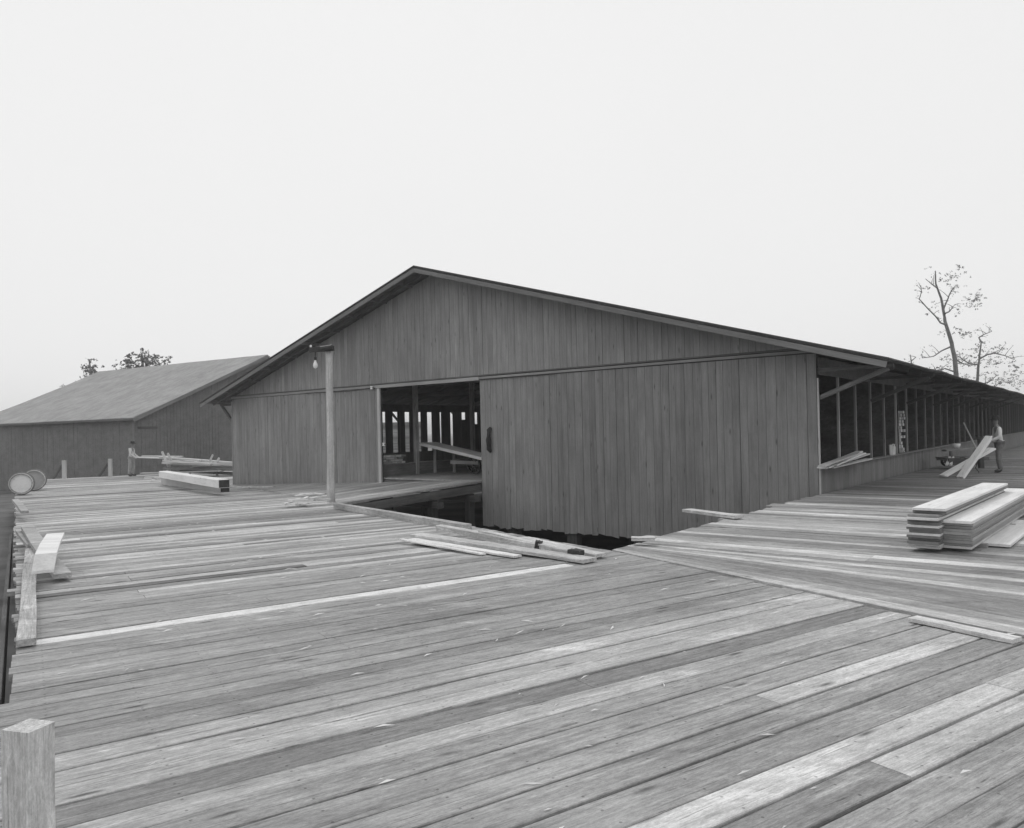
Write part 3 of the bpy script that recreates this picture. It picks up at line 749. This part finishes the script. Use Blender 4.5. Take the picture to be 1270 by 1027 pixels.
# barrels on the far left
def barrel(px_, base_y, r_px, label, yaw):
    c0 = onz(px_, base_y, zt_); r = r_px / F * c0.y; c = V((c0.x, c0.y, zt_ + r)); ax = V((math.sin(yaw), math.cos(yaw), 0))
    th_ = thing('barrel', V((c.x, c.y, zt_)), label, 'barrel', 'barrels on the left deck'); M = frame(c, ax) @ Matrix.Rotation(rad(90), 4, 'Y')
    L_ = r * .5; nst_ = 18
    for j in range(nst_):
        t0, t1 = 2 * math.pi * j / nst_ + .01, 2 * math.pi * (j + 1) / nst_ - .01; vs = []; fs = []
        for kk in range(5):
            u = kk / 4 * 2 - 1; rr = r * (1 - .13 * u * u) - .012
            for tt, r2 in ((t0, rr), (t1, rr), (t1, rr - .03), (t0, rr - .03)): vs.append(M @ V((r2 * math.cos(tt), r2 * math.sin(tt), u * L_)))
        for kk in range(4):
            for q2 in range(4): fs.append((kk * 4 + q2, kk * 4 + (q2 + 1) % 4, kk * 4 + 4 + (q2 + 1) % 4, kk * 4 + 4 + q2))
        fs += [(3, 2, 1, 0), (16, 17, 18, 19)]
        obj('stave', vs, fs, M_lum, th_, None, U(.3, .45))
    for u in (-.97, -.5, .5, .97):
        rr = r * (1 - .13 * u * u) - .008; mb_ = MB()
        mb_.lathe([(rr, u * L_ - .03), (rr + .014, u * L_ - .03), (rr + .014, u * L_ + .03), (rr, u * L_ + .03)], 24, M); mb_.build('hoop', M_lum, th_, tone=.85 if abs(u) > .9 else .25)
    for sg in (-1, 1):
        mb_ = MB(); mb_.lathe([(0, sg * (L_ - .05)), (r * .84, sg * (L_ - .05)), (r * .84, sg * (L_ - .075))], 24, M); mb_.build('head', M_lum, th_, tone=.8 if px_ < 35 else .4)
barrel(27, 614, 14.5, 'nearer barrel lying on its side with pale round head at left', -.5)
barrel(43, 608.5, 13.5, 'barrel lying behind the nearer barrel at the left', -.5)

# short rail posts with braces at the far deck edge
for i, (x, yb, yt, lb) in enumerate(((79, 594, 571, 'left braced stub post at the far edge of the left deck'), (136, 591, 569, 'right braced stub post at the far deck edge, left of the man'))):
    b_ = onz(x + 1, yb, zt_); t_ = atY(x, yt, b_.y); th_ = thing('braced_post', b_, lb, 'post', 'braced posts at the far deck edge')
    board('post', b_, V((b_.x, b_.y, t_.z)), .16, .14, M_lum, th_, .45, up=V((0, 1, 0)))
    f_ = atY(x - 13, yb + 1, b_.y + .3); board('brace', V((f_.x, f_.y, zt_)), V((b_.x - .03, b_.y + .1, t_.z - .08)), .09, .07, M_beam, th_, .1, up=V((0, 1, 0)))

# ---------------------------------------------------------------- lumber piles on the right deck
def stack(label, base_px, wdt, layers, tiers_dark, L_, dirv, tone_top, skid=.05, jit=.03, cross=()):
    m_, n_ = to_mn(*base_px); b_ = MN(m_, n_); d = dirv.normalized(); sd = V((d.y, -d.x, 0)); root = thing('lumber_stack', b_, label, 'lumber stack')
    z = b_.z
    for f in (.12, .55, .92):
        board('skid', b_ + d * L_ * f - sd * .05 + V((0, 0, skid / 2)), b_ + d * L_ * f + sd * (wdt + .05) + V((0, 0, skid / 2)), .08, skid, M_lum, root, .3)
    z += skid
    for i, (th, tn, inset, ext) in enumerate(layers):
        A = b_ + sd * (wdt / 2 + inset) + d * (U(-jit, jit) - ext); A.z = z + th / 2; B = A + d * (L_ + U(-.1, .1))
        board('board', A, B, wdt + U(-.025, .02), th - .003, M_lum, root, tn, rough=.0015, segs=4, ch=.002); z += th
    return z
d_lum = V((.66, .75, 0))
stack('left stack of sawn boards on the right deck, with one board offset on top', (1126, 684), .33,
      [(.028, .5, 0, 0), (.022, .6, 0, 0), (.035, .2, 0, .02), (.03, .17, .004, -.02), (.03, .2, 0, .02), (.028, .6, 0, .04), (.035, .2, .01, -.02), (.03, .18, 0, .0), (.025, .6, .0, .05), (.03, .22, -.005, 0), (.03, .2, 0, -.03), (.028, .62, 0, .05), (.03, .25, 0, 0), (.035, .22, .03, -.15), (.03, .72, .035, -.12)], 0, 4.3, d_lum, .7)
stack('right stack of sawn boards, broad pale top board, beside the taller stack', (1161, 684), .36,
      [(.03, .5, 0, 0), (.03, .3, 0, 0), (.035, .28, .01, .0), (.03, .4, 0, .01), (.03, .25, -.01, 0), (.035, .35, 0, 0), (.03, .28, .01, .02), (.03, .3, 0, 0), (.035, .4, 0, -.02), (.032, .74, .005, .04)], 0, 4.8, d_lum, .7)
m_, n_ = to_mn(1232, 679); b_ = MN(m_, n_, .03)
tag(board('plank', b_, b_ + d_lum.normalized() * 2.6, .33, .03, M_lum, None, .7), 'wide pale plank lying flat right of the two stacks', 'plank')
b_ = MN(*to_mn(1256, 668), .1); 
# crossed boards, cart and second man
cm = MN(*to_mn(1204, 586)); 
def rz(x, y): return zright(to_mn(x, y)[0])
cart = thing('lumber_cart', cm, 'low dark lumber cart behind the crossed boards on the right deck', 'cart')
cY = onz(1200, 583, rz(1200, 583)).y + .5
c0 = atY(1176, 575, cY); c1 = atY(1212, 573, cY); bz = c0.z
board('bed_rail', V((c0.x, cY, atY(1176, 571, cY).z)), V((c1.x + .1, cY, atY(1176, 571, cY).z)), .1, .12, M_beam, cart, .3)
board('bed_rail', V((c0.x + .1, cY + .8, bz + .13)), V((c1.x + .2, cY + .8, bz + .13)), .1, .12, M_beam, cart, .2)
for i in range(4):
    x = c0.x + .1 + i * .28; board('bed_board', V((x, cY - .05, bz + .16)), V((x + .1, cY + .9, bz + .16)), .2, .04, M_beam, cart, .2)
tb = atY(1190, 558, cY).z
board('load_timber', V((c0.x + .05, cY + .3, tb - .02)), V((c1.x + .15, cY + .3, tb + .02)), .3, .06, M_beam, cart, .32)
board('side_board', V((c0.x - .05, cY - .08, bz + .06)), V((c1.x + .15, cY - .08, bz + .06)), .22, .03, M_beam, cart, .13, up=V((0, 1, 0)))
for x in (c0.x + .15, c1.x): board('stanchion', V((x, cY + .1, bz + .1)), V((x, cY + .1, tb - .04)), .07, .07, M_beam, cart, .12, up=V((0, 1, 0)))
for yy in (cY - .02, cY + .9):
    M = Matrix.Translation((c0.x + .45, yy, zright(14) + .17)) @ Matrix.Rotation(rad(90), 4, 'X'); mb = MB()
    mb.lathe([(.12, -.03), (.17, -.03), (.17, .03), (.12, .03), (.12, -.03)], 18, M); 
    for k_ in range(6):
        mb.box(-.018, .018, 0, .13, -.015, .015, M @ Matrix.Rotation(k_ * math.pi / 3, 4, 'Z'))
    mb.lathe([(0, -.05), (.045, -.05), (.045, .05), (0, .05)], 10, M); mb.build('wheel', M_black, cart)
up0 = atY(1217, 588, cY - .5); up0.z = zright(14); up1 = atY(1216, 544, cY - .5)
board('upright', up0, up1, .13, .13, M_beam, cart, .07, up=V((0, 1, 0)))
ub = atY(1209, 571, cY - .5); board('cross_bar', V((up1.x - .45, up1.y + .02, ub.z)), V((up1.x + .25, up1.y + .02, ub.z + .05)), .08, .08, M_beam, cart, .12)
board('handle_pole', atY(1212, 558, cY + .1), atY(1195, 524, cY + .3), .035, .035, M_lum, cart, .5)
def bundle(pa, pb_, ya, yb, label, n):
    A = atY(*pa, ya); B = atY(*pb_, yb); th_ = thing('board_bundle', A, label, 'boards'); d = (B - A).normalized(); sd = d.cross(V((0, 0, 1))).normalized(); upv = sd.cross(d)
    for i in range(n):
        off = sd * ((i % 2) * .1 - .05) + upv * ((i // 2) * .04) + d * U(-.06, .04)
        board('board', A + off, B + off, .095, .035, M_lum, th_, U(.8, .95), up=upv, segs=3, rough=.002)
yb_ = onz(1170, 593, rz(1170, 593)).y
bundle((1170, 591), (1231, 557), yb_, yb_ + .4, 'pale board bundle sloping low to the left, before the man in white shirt', 4)
bundle((1191, 594), (1227, 543), yb_ - .25, yb_ + .25, 'steeper pale bundle of boards crossed under the other bundle at the cart', 4)
mb = MB(); st_ = atY(1207, 571, yb_ + .1); mb.tube([st_ + V((-.03, -.12, .12)), st_ + V((.04, -.14, -.02)), st_ + V((.0, -.1, -.2)), st_ + V((.1, -.08, -.32))], [.012] * 4, 5)
o_ = mb.build('strap', M_black); tag(o_, 'dark strap hanging round the crossing of the pale board bundles', 'strap')
# bits on the cart and deck
c_ = atY(1186, 561, cY + .2); mb = MB(); mb.lathe([(0, -.08), (.08, -.07), (.12, 0), (.13, .07), (.1, .08), (.07, .02), (0, .02)], 12, Matrix.Translation((c_.x, c_.y, tb + .12)))
tag(mb.build('basin', M_porc, smooth=True), 'small pale basin standing on the lumber cart', 'basin')
for i, (x0, y0, x1, y1) in enumerate(((1174, 577, 1178, 567), (1179, 577, 1182, 567))):
    tag(board('board_end', atY(x0, y0, cY - .15), atY(x1, y1, cY + .1), .07, .06, M_lum, None, .8), ('left' if i == 0 else 'right') + ' of two short pale board ends leaning on the cart', 'board')
m_, n_ = to_mn(1150, 573); tag(board('plank', MN(m_, n_ - .4, .05), MN(m_ + .1, n_ + .4, .05), .25, .03, M_lum, None, .75), 'pale scrap of board lying on the deck by the side wall', 'plank')
m_, n_ = to_mn(1245, 664)
for i in range(3):
    tag(board('block', MN(m_ + .3 * i, n_ + .35, .05 + .1 * 0), MN(m_ + .3 * i + .2, n_ + .6, .05), .12, .1, M_lum, None, .7), ('nearest', 'middle', 'farthest')[i] + ' of the pale offcuts right of the stacks at the picture edge', 'offcut')

# boards poking over the sill of the first side openings
def sill_board(x0, y0, x1, y1, tn, lb, up_=0):
    A = onpl(x0, y0, S(-.05, 0, 0), dl); B = onpl(x1, y1, S(-.35, 0, 0), dl)
    tag(board('plank', A, B, .14, .03, M_lum, None, tn, segs=2), lb, 'plank')
th_ = thing('board_pile', S(-.1, 1.5, SB + .05), 'pile of pale boards resting on the sill of the first side opening', 'boards')
for i, (x0, y0, x1, y1, tn) in enumerate(((1018, 580, 1066, 560, .7), (1020, 581, 1075, 563, .6), (1024, 580, 1070, 562, .75), (1030, 580, 1078, 569, .55), (1019, 578, 1063, 562, .5), (1034, 577, 1066, 563, .7))):
    A = onpl(x0, y0, S(-.08 - .03 * i, 0, 0), dl); B = onpl(x1, y1, S(-.12 - .05 * i, 0, 0), dl)
    board('board', A, B, .16, .03, M_lum, th_, tn, segs=2)

# lumber stored inside, seen through the openings
def inner_pile(s, t, L_, along, z, nx, nz_, label, tone=.3, bw_=.2, bh=.05):
    root = thing('stored_lumber', S(s, t, z), label, 'lumber stack'); mbs = None
    for k_ in range(nz_):
        for j in range(nx):
            o0 = (j - nx / 2) * (bw_ + .012) + U(-.02, .02); r_ = U(-.12, .12)
            if along: A, B = S(s + o0, t + r_, z + bh * (k_ + .5) + .004 * k_), S(s + o0, t + L_ + r_, z + bh * (k_ + .5) + .004 * k_)
            else: A, B = S(s + r_, t + o0, z + bh * (k_ + .5) + .004 * k_), S(s + L_ + r_, t + o0, z + bh * (k_ + .5) + .004 * k_)
            tn = tone * U(.6, 1.4)
            if mbs is None: mbs = board('board', A, B, bw_, bh * .9, M_lum, root, tn)
            else: obj('board', None, None, None, root, frame(A, B - A), tn, mesh=mbs.data)
    return root
inner_pile(sJL + .6, .9, 4, False, .46, 7, 4, 'stacked boards on the low partition just inside the door', .6, .2, .07)
inner_pile(.6, 11.2, 3.6, False, .1, 5, 17, 'tall pale stack of boards seen through the side openings by the cart', .7, .19, .1)
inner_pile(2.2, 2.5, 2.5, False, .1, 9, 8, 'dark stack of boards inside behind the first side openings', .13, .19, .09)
inner_pile(1.8, 14, 4, False, .1, 6, 20, 'far stack of boards inside behind the cart', .5, .19, .1)
inner_pile(1.4, 18.5, 4, False, .1, 10, 14, 'farthest stack of boards inside behind the man in the white shirt', .4, .19, .1)
root_ = thing('stored_lumber', V((-9.2, 55, -1.9)), 'tall grey stack outside, seen through the first openings of the doorway', 'lumber stack'); ms_ = None
for k_ in range(42):
    A, B = V((-12.0, 55 + U(-.05, .05), -1.85 + .1 * k_)), V((-6.3, 55 + U(-.05, .05), -1.85 + .1 * k_))
    if ms_ is None: ms_ = board('board', A, B, 1.6, .09, M_lum, root_, .3)
    else: obj('board', None, None, None, root_, frame(A, B - A), U(.2, .36), mesh=ms_.data)
mb = MB(); c_ = S(-.05, 6.9, SB + .04)
for i in range(5):
    p_ = c_ + a * U(-.25, .25); mb.box(-.03, .03, -.05, .05, 0, U(.15, .35), Matrix.Translation(p_) @ Matrix.Rotation(U(-.3, .3), 4, 'X') @ Matrix.Rotation(U(0, 3), 4, 'Z'))
o_ = mb.build('wood_offcuts', M_paper); tag(o_, 'cluster of pale offcuts standing on the side sill', 'offcuts'); o_['kind'] = 'stuff'
# loaded buggy just inside the door
bg_ = thing('loaded_buggy', onz(585, 590, .05), 'two wheeled buggy with a tilted load of boards inside the doorway', 'buggy')
A0 = atY(532, 550, 27.0); B0_ = atY(604, 567, 25.2); dB = B0_ - A0; B1_ = A0 + dB * 1.6; sdv = dB.cross(V((0, 0, 1))).normalized(); upv = sdv.cross(dB.normalized())
for i in range(4):
    for k_ in range(2):
        off = sdv * (i * .2 - .1) + upv * (k_ * .05) + dB.normalized() * U(-.35, .25)
        board('board', A0 + off, B1_ + off, .19, .05, M_lum, bg_, U(.7, .9), up=upv)
ctr = onz(588, 588, .05)
for dx_ in (0, 1.0):
    M = Matrix.Translation(V((ctr.x, ctr.y, .05 + .3)) + a * dx_) @ frame(V((0, 0, 0)), a) @ Matrix.Rotation(rad(90), 4, 'Y'); mb = MB()
    mb.lathe([(.24, -.03), (.3, -.03), (.3, .03), (.24, .03), (.24, -.03)], 20, M)
    for k_ in range(6): mb.box(-.02, .02, 0, .26, -.02, .02, M @ Matrix.Rotation(k_ * math.pi / 3, 4, 'Z'))
    mb.build('wheel', M_black, bg_)
ac = V((ctr.x, ctr.y, .35)); board('axle', ac - a * .1, ac + a * 1.1, .06, .06, M_beam, bg_, .15)
board('frame_beam', ac + V((-.8, .2, .12)), ac + V((.8, -.2, .05)), .1, .12, M_beam, bg_, .3)
board('trestle_leg', V((A0.x + .2, A0.y, .05)), V((A0.x + .2, A0.y, A0.z - .06)), .1, .08, M_beam, bg_, .35, up=V((0, 1, 0)))
board('trestle_leg', V((A0.x + .9, A0.y - .2, .05)), V((A0.x + .9, A0.y - .2, A0.z - .25)), .1, .08, M_beam, bg_, .3, up=V((0, 1, 0)))

# ---------------------------------------------------------------- people
def skin(name, J, edges, mat, parent, M, sub=1):
    names = list(J); me = bpy.data.meshes.new(name); me.from_pydata([J[n][0] for n in names], [(names.index(p), names.index(q_)) for p, q_ in edges], [])
    me.materials.append(mat); o_ = bpy.data.objects.new(name, me); col.objects.link(o_); o_.matrix_basis = M
    sm = o_.modifiers.new('skin', 'SKIN'); sm.use_smooth_shade = True
    if not me.skin_vertices: 
        pass
    for i, n in enumerate(names):
        r = J[n][1]; me.skin_vertices[0].data[i].radius = r if isinstance(r, tuple) else (r, r)
        me.skin_vertices[0].data[i].use_root = (i == 0)
    ss_ = o_.modifiers.new('sub', 'SUBSURF'); ss_.levels = sub; ss_.render_levels = sub
    adopt(o_, parent); return o_
def person(loc, yaw, label, shirt, trous, h=1.0, lean=0.0, hand=(.42, 1.02)):
    root = thing('person', loc, label, 'person'); M = Matrix.Translation(loc) @ Matrix.Rotation(yaw, 4, 'Z') @ Matrix.Scale(h, 4)
    hx, hz = hand; L = lean
    J = {'pelvis': ((0, 0, .96), (.1, .1)), 'belly': ((.01 + L * .3, 0, 1.1), (.11, .1)), 'chest': ((.02 + L * .7, 0, 1.32), (.135, .115)), 'neck': ((.03 + L, 0, 1.47), .05), 'jaw': ((.05 + L * 1.2, 0, 1.56), (.06, .07)),
         'face': ((.055 + L * 1.3, 0, 1.64), (.072, .085)), 'skull': ((.045 + L * 1.3, 0, 1.71), (.065, .075)), 'nose': ((.155 + L * 1.3, 0, 1.62), .012)}
    E_ = [('pelvis', 'belly'), ('belly', 'chest'), ('chest', 'neck'), ('neck', 'jaw'), ('jaw', 'face'), ('face', 'skull'), ('face', 'nose')]
    for s_, y in (('l', 1), ('r', -1)):
        st = .05 * y
        J.update({'ear' + s_: ((.04 + L * 1.3, y * .092, 1.63), .016), 'sh' + s_: ((.02 + L * .85, y * .18, 1.4), .055), 'el' + s_: ((.06 + L * .7 - .02, y * .26, 1.13), .042), 'wr' + s_: ((hx - .09, y * .17, hz - .01), .028), 'pa' + s_: ((hx, y * .155, hz), (.04, .02)),
                  'hip' + s_: ((0, y * .09, .9), .085), 'kn' + s_: ((.02 + st, y * .11, .49), .057), 'an' + s_: ((-.03 + st, y * .12, .09), .04), 'ba' + s_: ((.08 + st, y * .13, .035), (.045, .03)), 'to' + s_: ((.16 + st, y * .135, .03), (.035, .022))})
        E_ += [('face', 'ear' + s_), ('chest', 'sh' + s_), ('sh' + s_, 'el' + s_), ('el' + s_, 'wr' + s_), ('wr' + s_, 'pa' + s_), ('pelvis', 'hip' + s_), ('hip' + s_, 'kn' + s_), ('kn' + s_, 'an' + s_), ('an' + s_, 'ba' + s_), ('ba' + s_, 'to' + s_)]
        for k_ in range(4):
            fy = y * (.155 - .024 * (k_ - 1.5)); l = (.065, .075, .07, .055)[k_]
            J['f%s%d' % (s_, k_)] = ((hx + l, fy, hz + .005), .009); J['g%s%d' % (s_, k_)] = ((hx + l + .015, fy, hz - .03), .008)
            E_ += [('pa' + s_, 'f%s%d' % (s_, k_)), ('f%s%d' % (s_, k_), 'g%s%d' % (s_, k_))]
        J['t' + s_] = ((hx - .02, y * .1, hz + .03), .011); J['u' + s_] = ((hx + .02, y * .085, hz + .035), .009); E_ += [('wr' + s_, 't' + s_), ('t' + s_, 'u' + s_)]
    skin('body', J, E_, M_skin, root, M)
    def sub(keys, grow, mat, nm, over={}):
        j2 = {k_: (J[k_][0], tuple(x + grow for x in (J[k_][1] if isinstance(J[k_][1], tuple) else (J[k_][1],) * 2))) for k_ in keys}; j2.update(over)
        skin(nm, j2, [x for x in E_ if x[0] in j2 and x[1] in j2], mat, root, M)
    sub(['belly', 'pelvis', 'chest', 'shl', 'shr', 'ell', 'elr', 'wrl', 'wrr'], .022, shirt, 'shirt', {'pelvis': ((0, 0, .99), (.13, .13))})
    sub(['pelvis', 'hipl', 'hipr', 'knl', 'knr', 'anl', 'anr'], .03, trous, 'trousers', {'pelvis': ((0, 0, .95), (.115, .115))})
    for s_ in 'lr':
        skin('boot', {'a' : ((J['an' + s_][0][0], J['an' + s_][0][1], .12), .045), 'b': (J['an' + s_][0][:2] + (.055,), .052), 'c': (J['ba' + s_][0][:2] + (.045,), (.052, .04)), 'd': (J['to' + s_][0][:2] + (.035,), (.04, .03))}, [('a', 'b'), ('b', 'c'), ('c', 'd')], M_boot, root, M)
    mb_ = MB(); hm = M @ Matrix.Translation((.05 + L * 1.3, 0, 1.7)) @ Matrix.Rotation(.08, 4, 'Y')
    mb_.lathe([(.1, .0), (.17, -.012), (.172, -.004), (.1, .012), (.098, .07), (.08, .11), (0, .1)], 18, hm); mb_.build('hat', M_hat, root, smooth=True)
    for y in (.032, -.032):
        mb_ = MB(); mb_.lathe([(0, -.008), (.008, 0), (0, .008)], 6, M @ Matrix.Translation((.135 + L * 1.3, y, 1.655))); mb_.build('eye', M_black, root)
    mb_ = MB(); mb_.box(0, .006, -.022, .022, -.004, .004, M @ Matrix.Translation((.118 + L * 1.3, 0, 1.565))); mb_.build('mouth', M_black, root)
    return root
pl_ = onz(163, 590.5, zt_)
person(pl_, 0.12, 'man in dark hat and light shirt steadying long boards at the left', M_shirt, M_trous2, h=1.0, lean=.03, hand=(.44, .93))
hb_ = pl_ + V((.4, 0, .97 ))
lb_ = thing('long_board', hb_, 'long pale board held at one end by the man at the left', 'board')
board('board', V((pl_.x + .32, pl_.y - .02, pl_.z + .965)), atY(232, 569, pl_.y - .6) , .3, .05, M_lum, lb_, .72, segs=3)
board('board', V((pl_.x + .5, pl_.y + .22, pl_.z + 1.02)), atY(226, 566, pl_.y - .2) , .2, .04, M_lum, lb_, .62, segs=3)
fr_ = rz(1241, 586); pr_ = onz(1240, 586, fr_)
person(pr_, math.pi - .25, 'man in white shirt and dark hat standing at the right edge by the crossed boards', M_paleshirt, M_trous, h=.94, lean=.03, hand=(.36, 1.02))

# ---------------------------------------------------------------- trees
def branch_px(mb_, pts, Y, r0, r1, dY=0):
    P = []; n = len(pts)
    for i, (x, y) in enumerate(pts): P.append(atY(x, y, Y + dY * i / max(n - 1, 1)))
    # subdivide for taper and wobble
    Q = [];
    for i in range(n - 1):
        for k_ in range(3): Q.append(P[i].lerp(P[i + 1], k_ / 3) + (V((U(-1, 1), U(-1, 1), U(-1, 1))) * r0 * .12 if (i or k_) else V((0, 0, 0))))
    Q.append(P[-1]); m = len(Q); mb_.tube(Q, [r0 + (r1 - r0) * (i / (m - 1)) for i in range(m)], 7, False); return Q
def leaves(mb_, c, rx, rz_, n, size, ry=None):
    for _ in range(n):
        while True:
            d = V((U(-1, 1), U(-1, 1), U(-1, 1)))
            if d.length < 1: break
        p = c + V((d.x * rx, d.y * (ry or rx), d.z * rz_)); s_ = size * U(.6, 1.4)
        M = Matrix.Translation(p) @ Matrix.Rotation(U(0, 6.3), 4, 'Z') @ Matrix.Rotation(U(-1.5, 1.5), 4, 'X') @ Matrix.Rotation(U(0, 6.3), 4, 'Z')
        mb_.add([M @ V((-s_, 0, 0)), M @ V((0, -s_ * .5, s_ * .12)), M @ V((s_, 0, 0)), M @ V((0, s_ * .5, s_ * .12))], [(0, 1, 2, 3)])
def px_tree(name, label, Y, trunk, rt, branches, clumps, mat, leafsize, den):
    b_ = atY(trunk[0][0], trunk[0][1], Y); root = thing(name, V((b_.x, b_.y, -2)), label, 'tree')
    mb_ = MB(); P = branch_px(mb_, trunk, Y, rt[0], rt[1], U(-1, 1)); mb_.tube([V((P[0].x + .2, P[0].y, -2)), P[0]], [rt[0] * 1.5, rt[0]], 8, False); mb_.build('trunk', M_bark, root, smooth=True)
    tips = []
    for br_ in branches:
        mb_ = MB(); dy = U(-2.5, 2.5); Q = branch_px(mb_, br_, Y, rt[1] * 1.1 + .02, .025, dy); 
        for i in range(2, len(Q)):
            if R() < .75:
                d = V((U(-1, 1), U(-1, 1), U(-.2, 1))) * U(.4, 1.0); mb_.tube([Q[i], Q[i] + d * .5 + V((0, 0, .05)), Q[i] + d], [.03, .02, .01], 4, False); tips.append(Q[i] + d)
        mb_.build('branch', M_bark, root)
    fm = MB()
    for (x, y, rx, ry_) in clumps:
        c = atY(x, y, Y + U(-1.5, 1.5)); k_ = Y / F
        for _ in range(max(2, int(rx * ry_ * den / 5))):
            d = V((random.gauss(0, .5), random.gauss(0, .5), random.gauss(0, .5)))
            cc = c + V((d.x * rx * k_, d.y * rx * k_, d.z * ry_ * k_)); leaves(fm, cc, 2.2 * k_, 1.4 * k_, random.choice((2, 3, 5, 9)), leafsize)
    for tpt in tips: leaves(fm, tpt, .2, .2, 3, leafsize)
    if fm.v: fm.build('foliage', mat, root)
YR = 62
px_tree('bare_tree', 'tall thin leaning tree with sparse leaves beyond the right end of the roof', YR, [(1187, 476), (1184, 445), (1180, 425), (1173, 403), (1171, 390), (1167, 370), (1161, 352), (1160, 336)], (.2, .045),
    [[(1173, 403), (1166, 400), (1161, 393), (1151, 383), (1140, 371), (1143, 362), (1142, 354)], [(1170, 384), (1175, 372), (1179, 362), (1184, 356)], [(1162, 357), (1155, 352), (1148, 346)], [(1172, 389), (1178, 386), (1184, 378)], [(1179, 430), (1168, 435), (1158, 442), (1144, 444)], [(1184, 445), (1192, 450), (1204, 454)], [(1186, 462), (1172, 457), (1155, 461)]],
    [(1170, 345, 10, 6), (1186, 342, 8, 5), (1190, 332, 6, 4), (1204, 372, 12, 9), (1214, 368, 6, 6), (1184, 357, 7, 5), (1188, 386, 6, 5), (1206, 380, 5, 4), (1150, 360, 5, 4), (1158, 380, 4, 4), (1168, 412, 6, 5), (1195, 415, 12, 8), (1175, 445, 10, 6), (1165, 458, 11, 6), (1148, 389, 3, 3), (1152, 332, 4, 2)], M_leaf, .075, 1.6)
px_tree('bare_tree', 'smaller open tree right of the tall leaning tree, above the roof end', YR + 4, [(1211, 484), (1213, 460), (1215, 440), (1217, 424)], (.14, .05),
    [[(1215, 445), (1224, 440), (1233, 438), (1246, 441), (1258, 446)], [(1217, 424), (1214, 419), (1220, 415), (1230, 411)], [(1214, 452), (1204, 452), (1194, 446), (1186, 440)], [(1214, 478), (1226, 474), (1236, 466)]],
    [(1214, 432, 14, 8), (1200, 450, 12, 9), (1225, 450, 12, 8), (1240, 436, 10, 7), (1238, 448, 10, 6), (1248, 470, 16, 8), (1225, 466, 12, 6), (1196, 468, 10, 8), (1240, 475, 14, 6), (1260, 455, 10, 12), (1262, 475, 10, 10)], M_leaf, .075, 1.6)
px_tree('sapling', 'small wispy tree top just above the roofline left of the tall tree', YR + 2, [(1131, 462), (1130, 448), (1129, 440)], (.07, .03), [[(1130, 448), (1136, 443)]], [(1129, 445, 5, 5), (1134, 450, 5, 3)], M_leaf, .07, .8)
YL = 100
px_tree('leafy_tree', 'small dark tree rising alone behind the left shed roof', YL, [(113, 478), (112, 460), (111, 446)], (.2, .08), [[(112, 462), (106, 456)], [(112, 460), (119, 453)], [(112, 468), (104, 466)]],
    [(112, 447, 4, 4), (112, 455, 8, 5), (108, 459, 6, 3), (117, 463, 6, 5), (113, 468, 9, 5), (104, 456, 3, 2)], M_leafd, .16, 3)
px_tree('leafy_tree', 'larger dark clumped tree behind the left shed roof', YL + 5, [(178, 472), (177, 455), (176, 438)], (.3, .1), [[(177, 460), (166, 450), (160, 441)], [(177, 460), (186, 448), (194, 443)], [(180, 462), (196, 452), (208, 447)], [(172, 466), (158, 460)]],
    [(176, 436, 6, 4), (178, 445, 8, 6), (161, 440, 5, 4), (159, 448, 8, 5), (163, 456, 14, 7), (180, 455, 10, 7), (190, 450, 9, 7), (196, 443, 7, 3), (207, 448, 5, 5), (152, 462, 8, 6), (190, 460, 14, 6), (174, 461, 12, 6)], M_leafd, .18, 3.2)
px_tree('leafy_tree', 'faint low treetop at the far left over the shed roof', YL + 3, [(80, 488), (80, 478)], (.1, .05), [[(80, 484), (86, 478)]], [(82, 479, 8, 2), (96, 473, 5, 2)], M_leafd, .12, 1)

# ---------------------------------------------------------------- thin scattering volume added to lift the dark tones
hz = MB(); hz.box(-2600, 2600, -2600, 2600, -3.2, 16)
hm_ = bpy.data.materials.new('added_haze'); hm_.use_nodes = True; hn = hm_.node_tree; hn.nodes.clear()
ho = hn.nodes.new('ShaderNodeOutputMaterial'); hv = hn.nodes.new('ShaderNodeVolumePrincipled')
hv.inputs['Density'].default_value = .0015; hv.inputs['Color'].default_value = (.99, .99, .99, 1); hv.inputs['Anisotropy'].default_value = .2
hn.links.new(hv.outputs[0], ho.inputs['Volume'])
o_ = hz.build('added_haze', hm_); o_['kind'] = 'stuff'
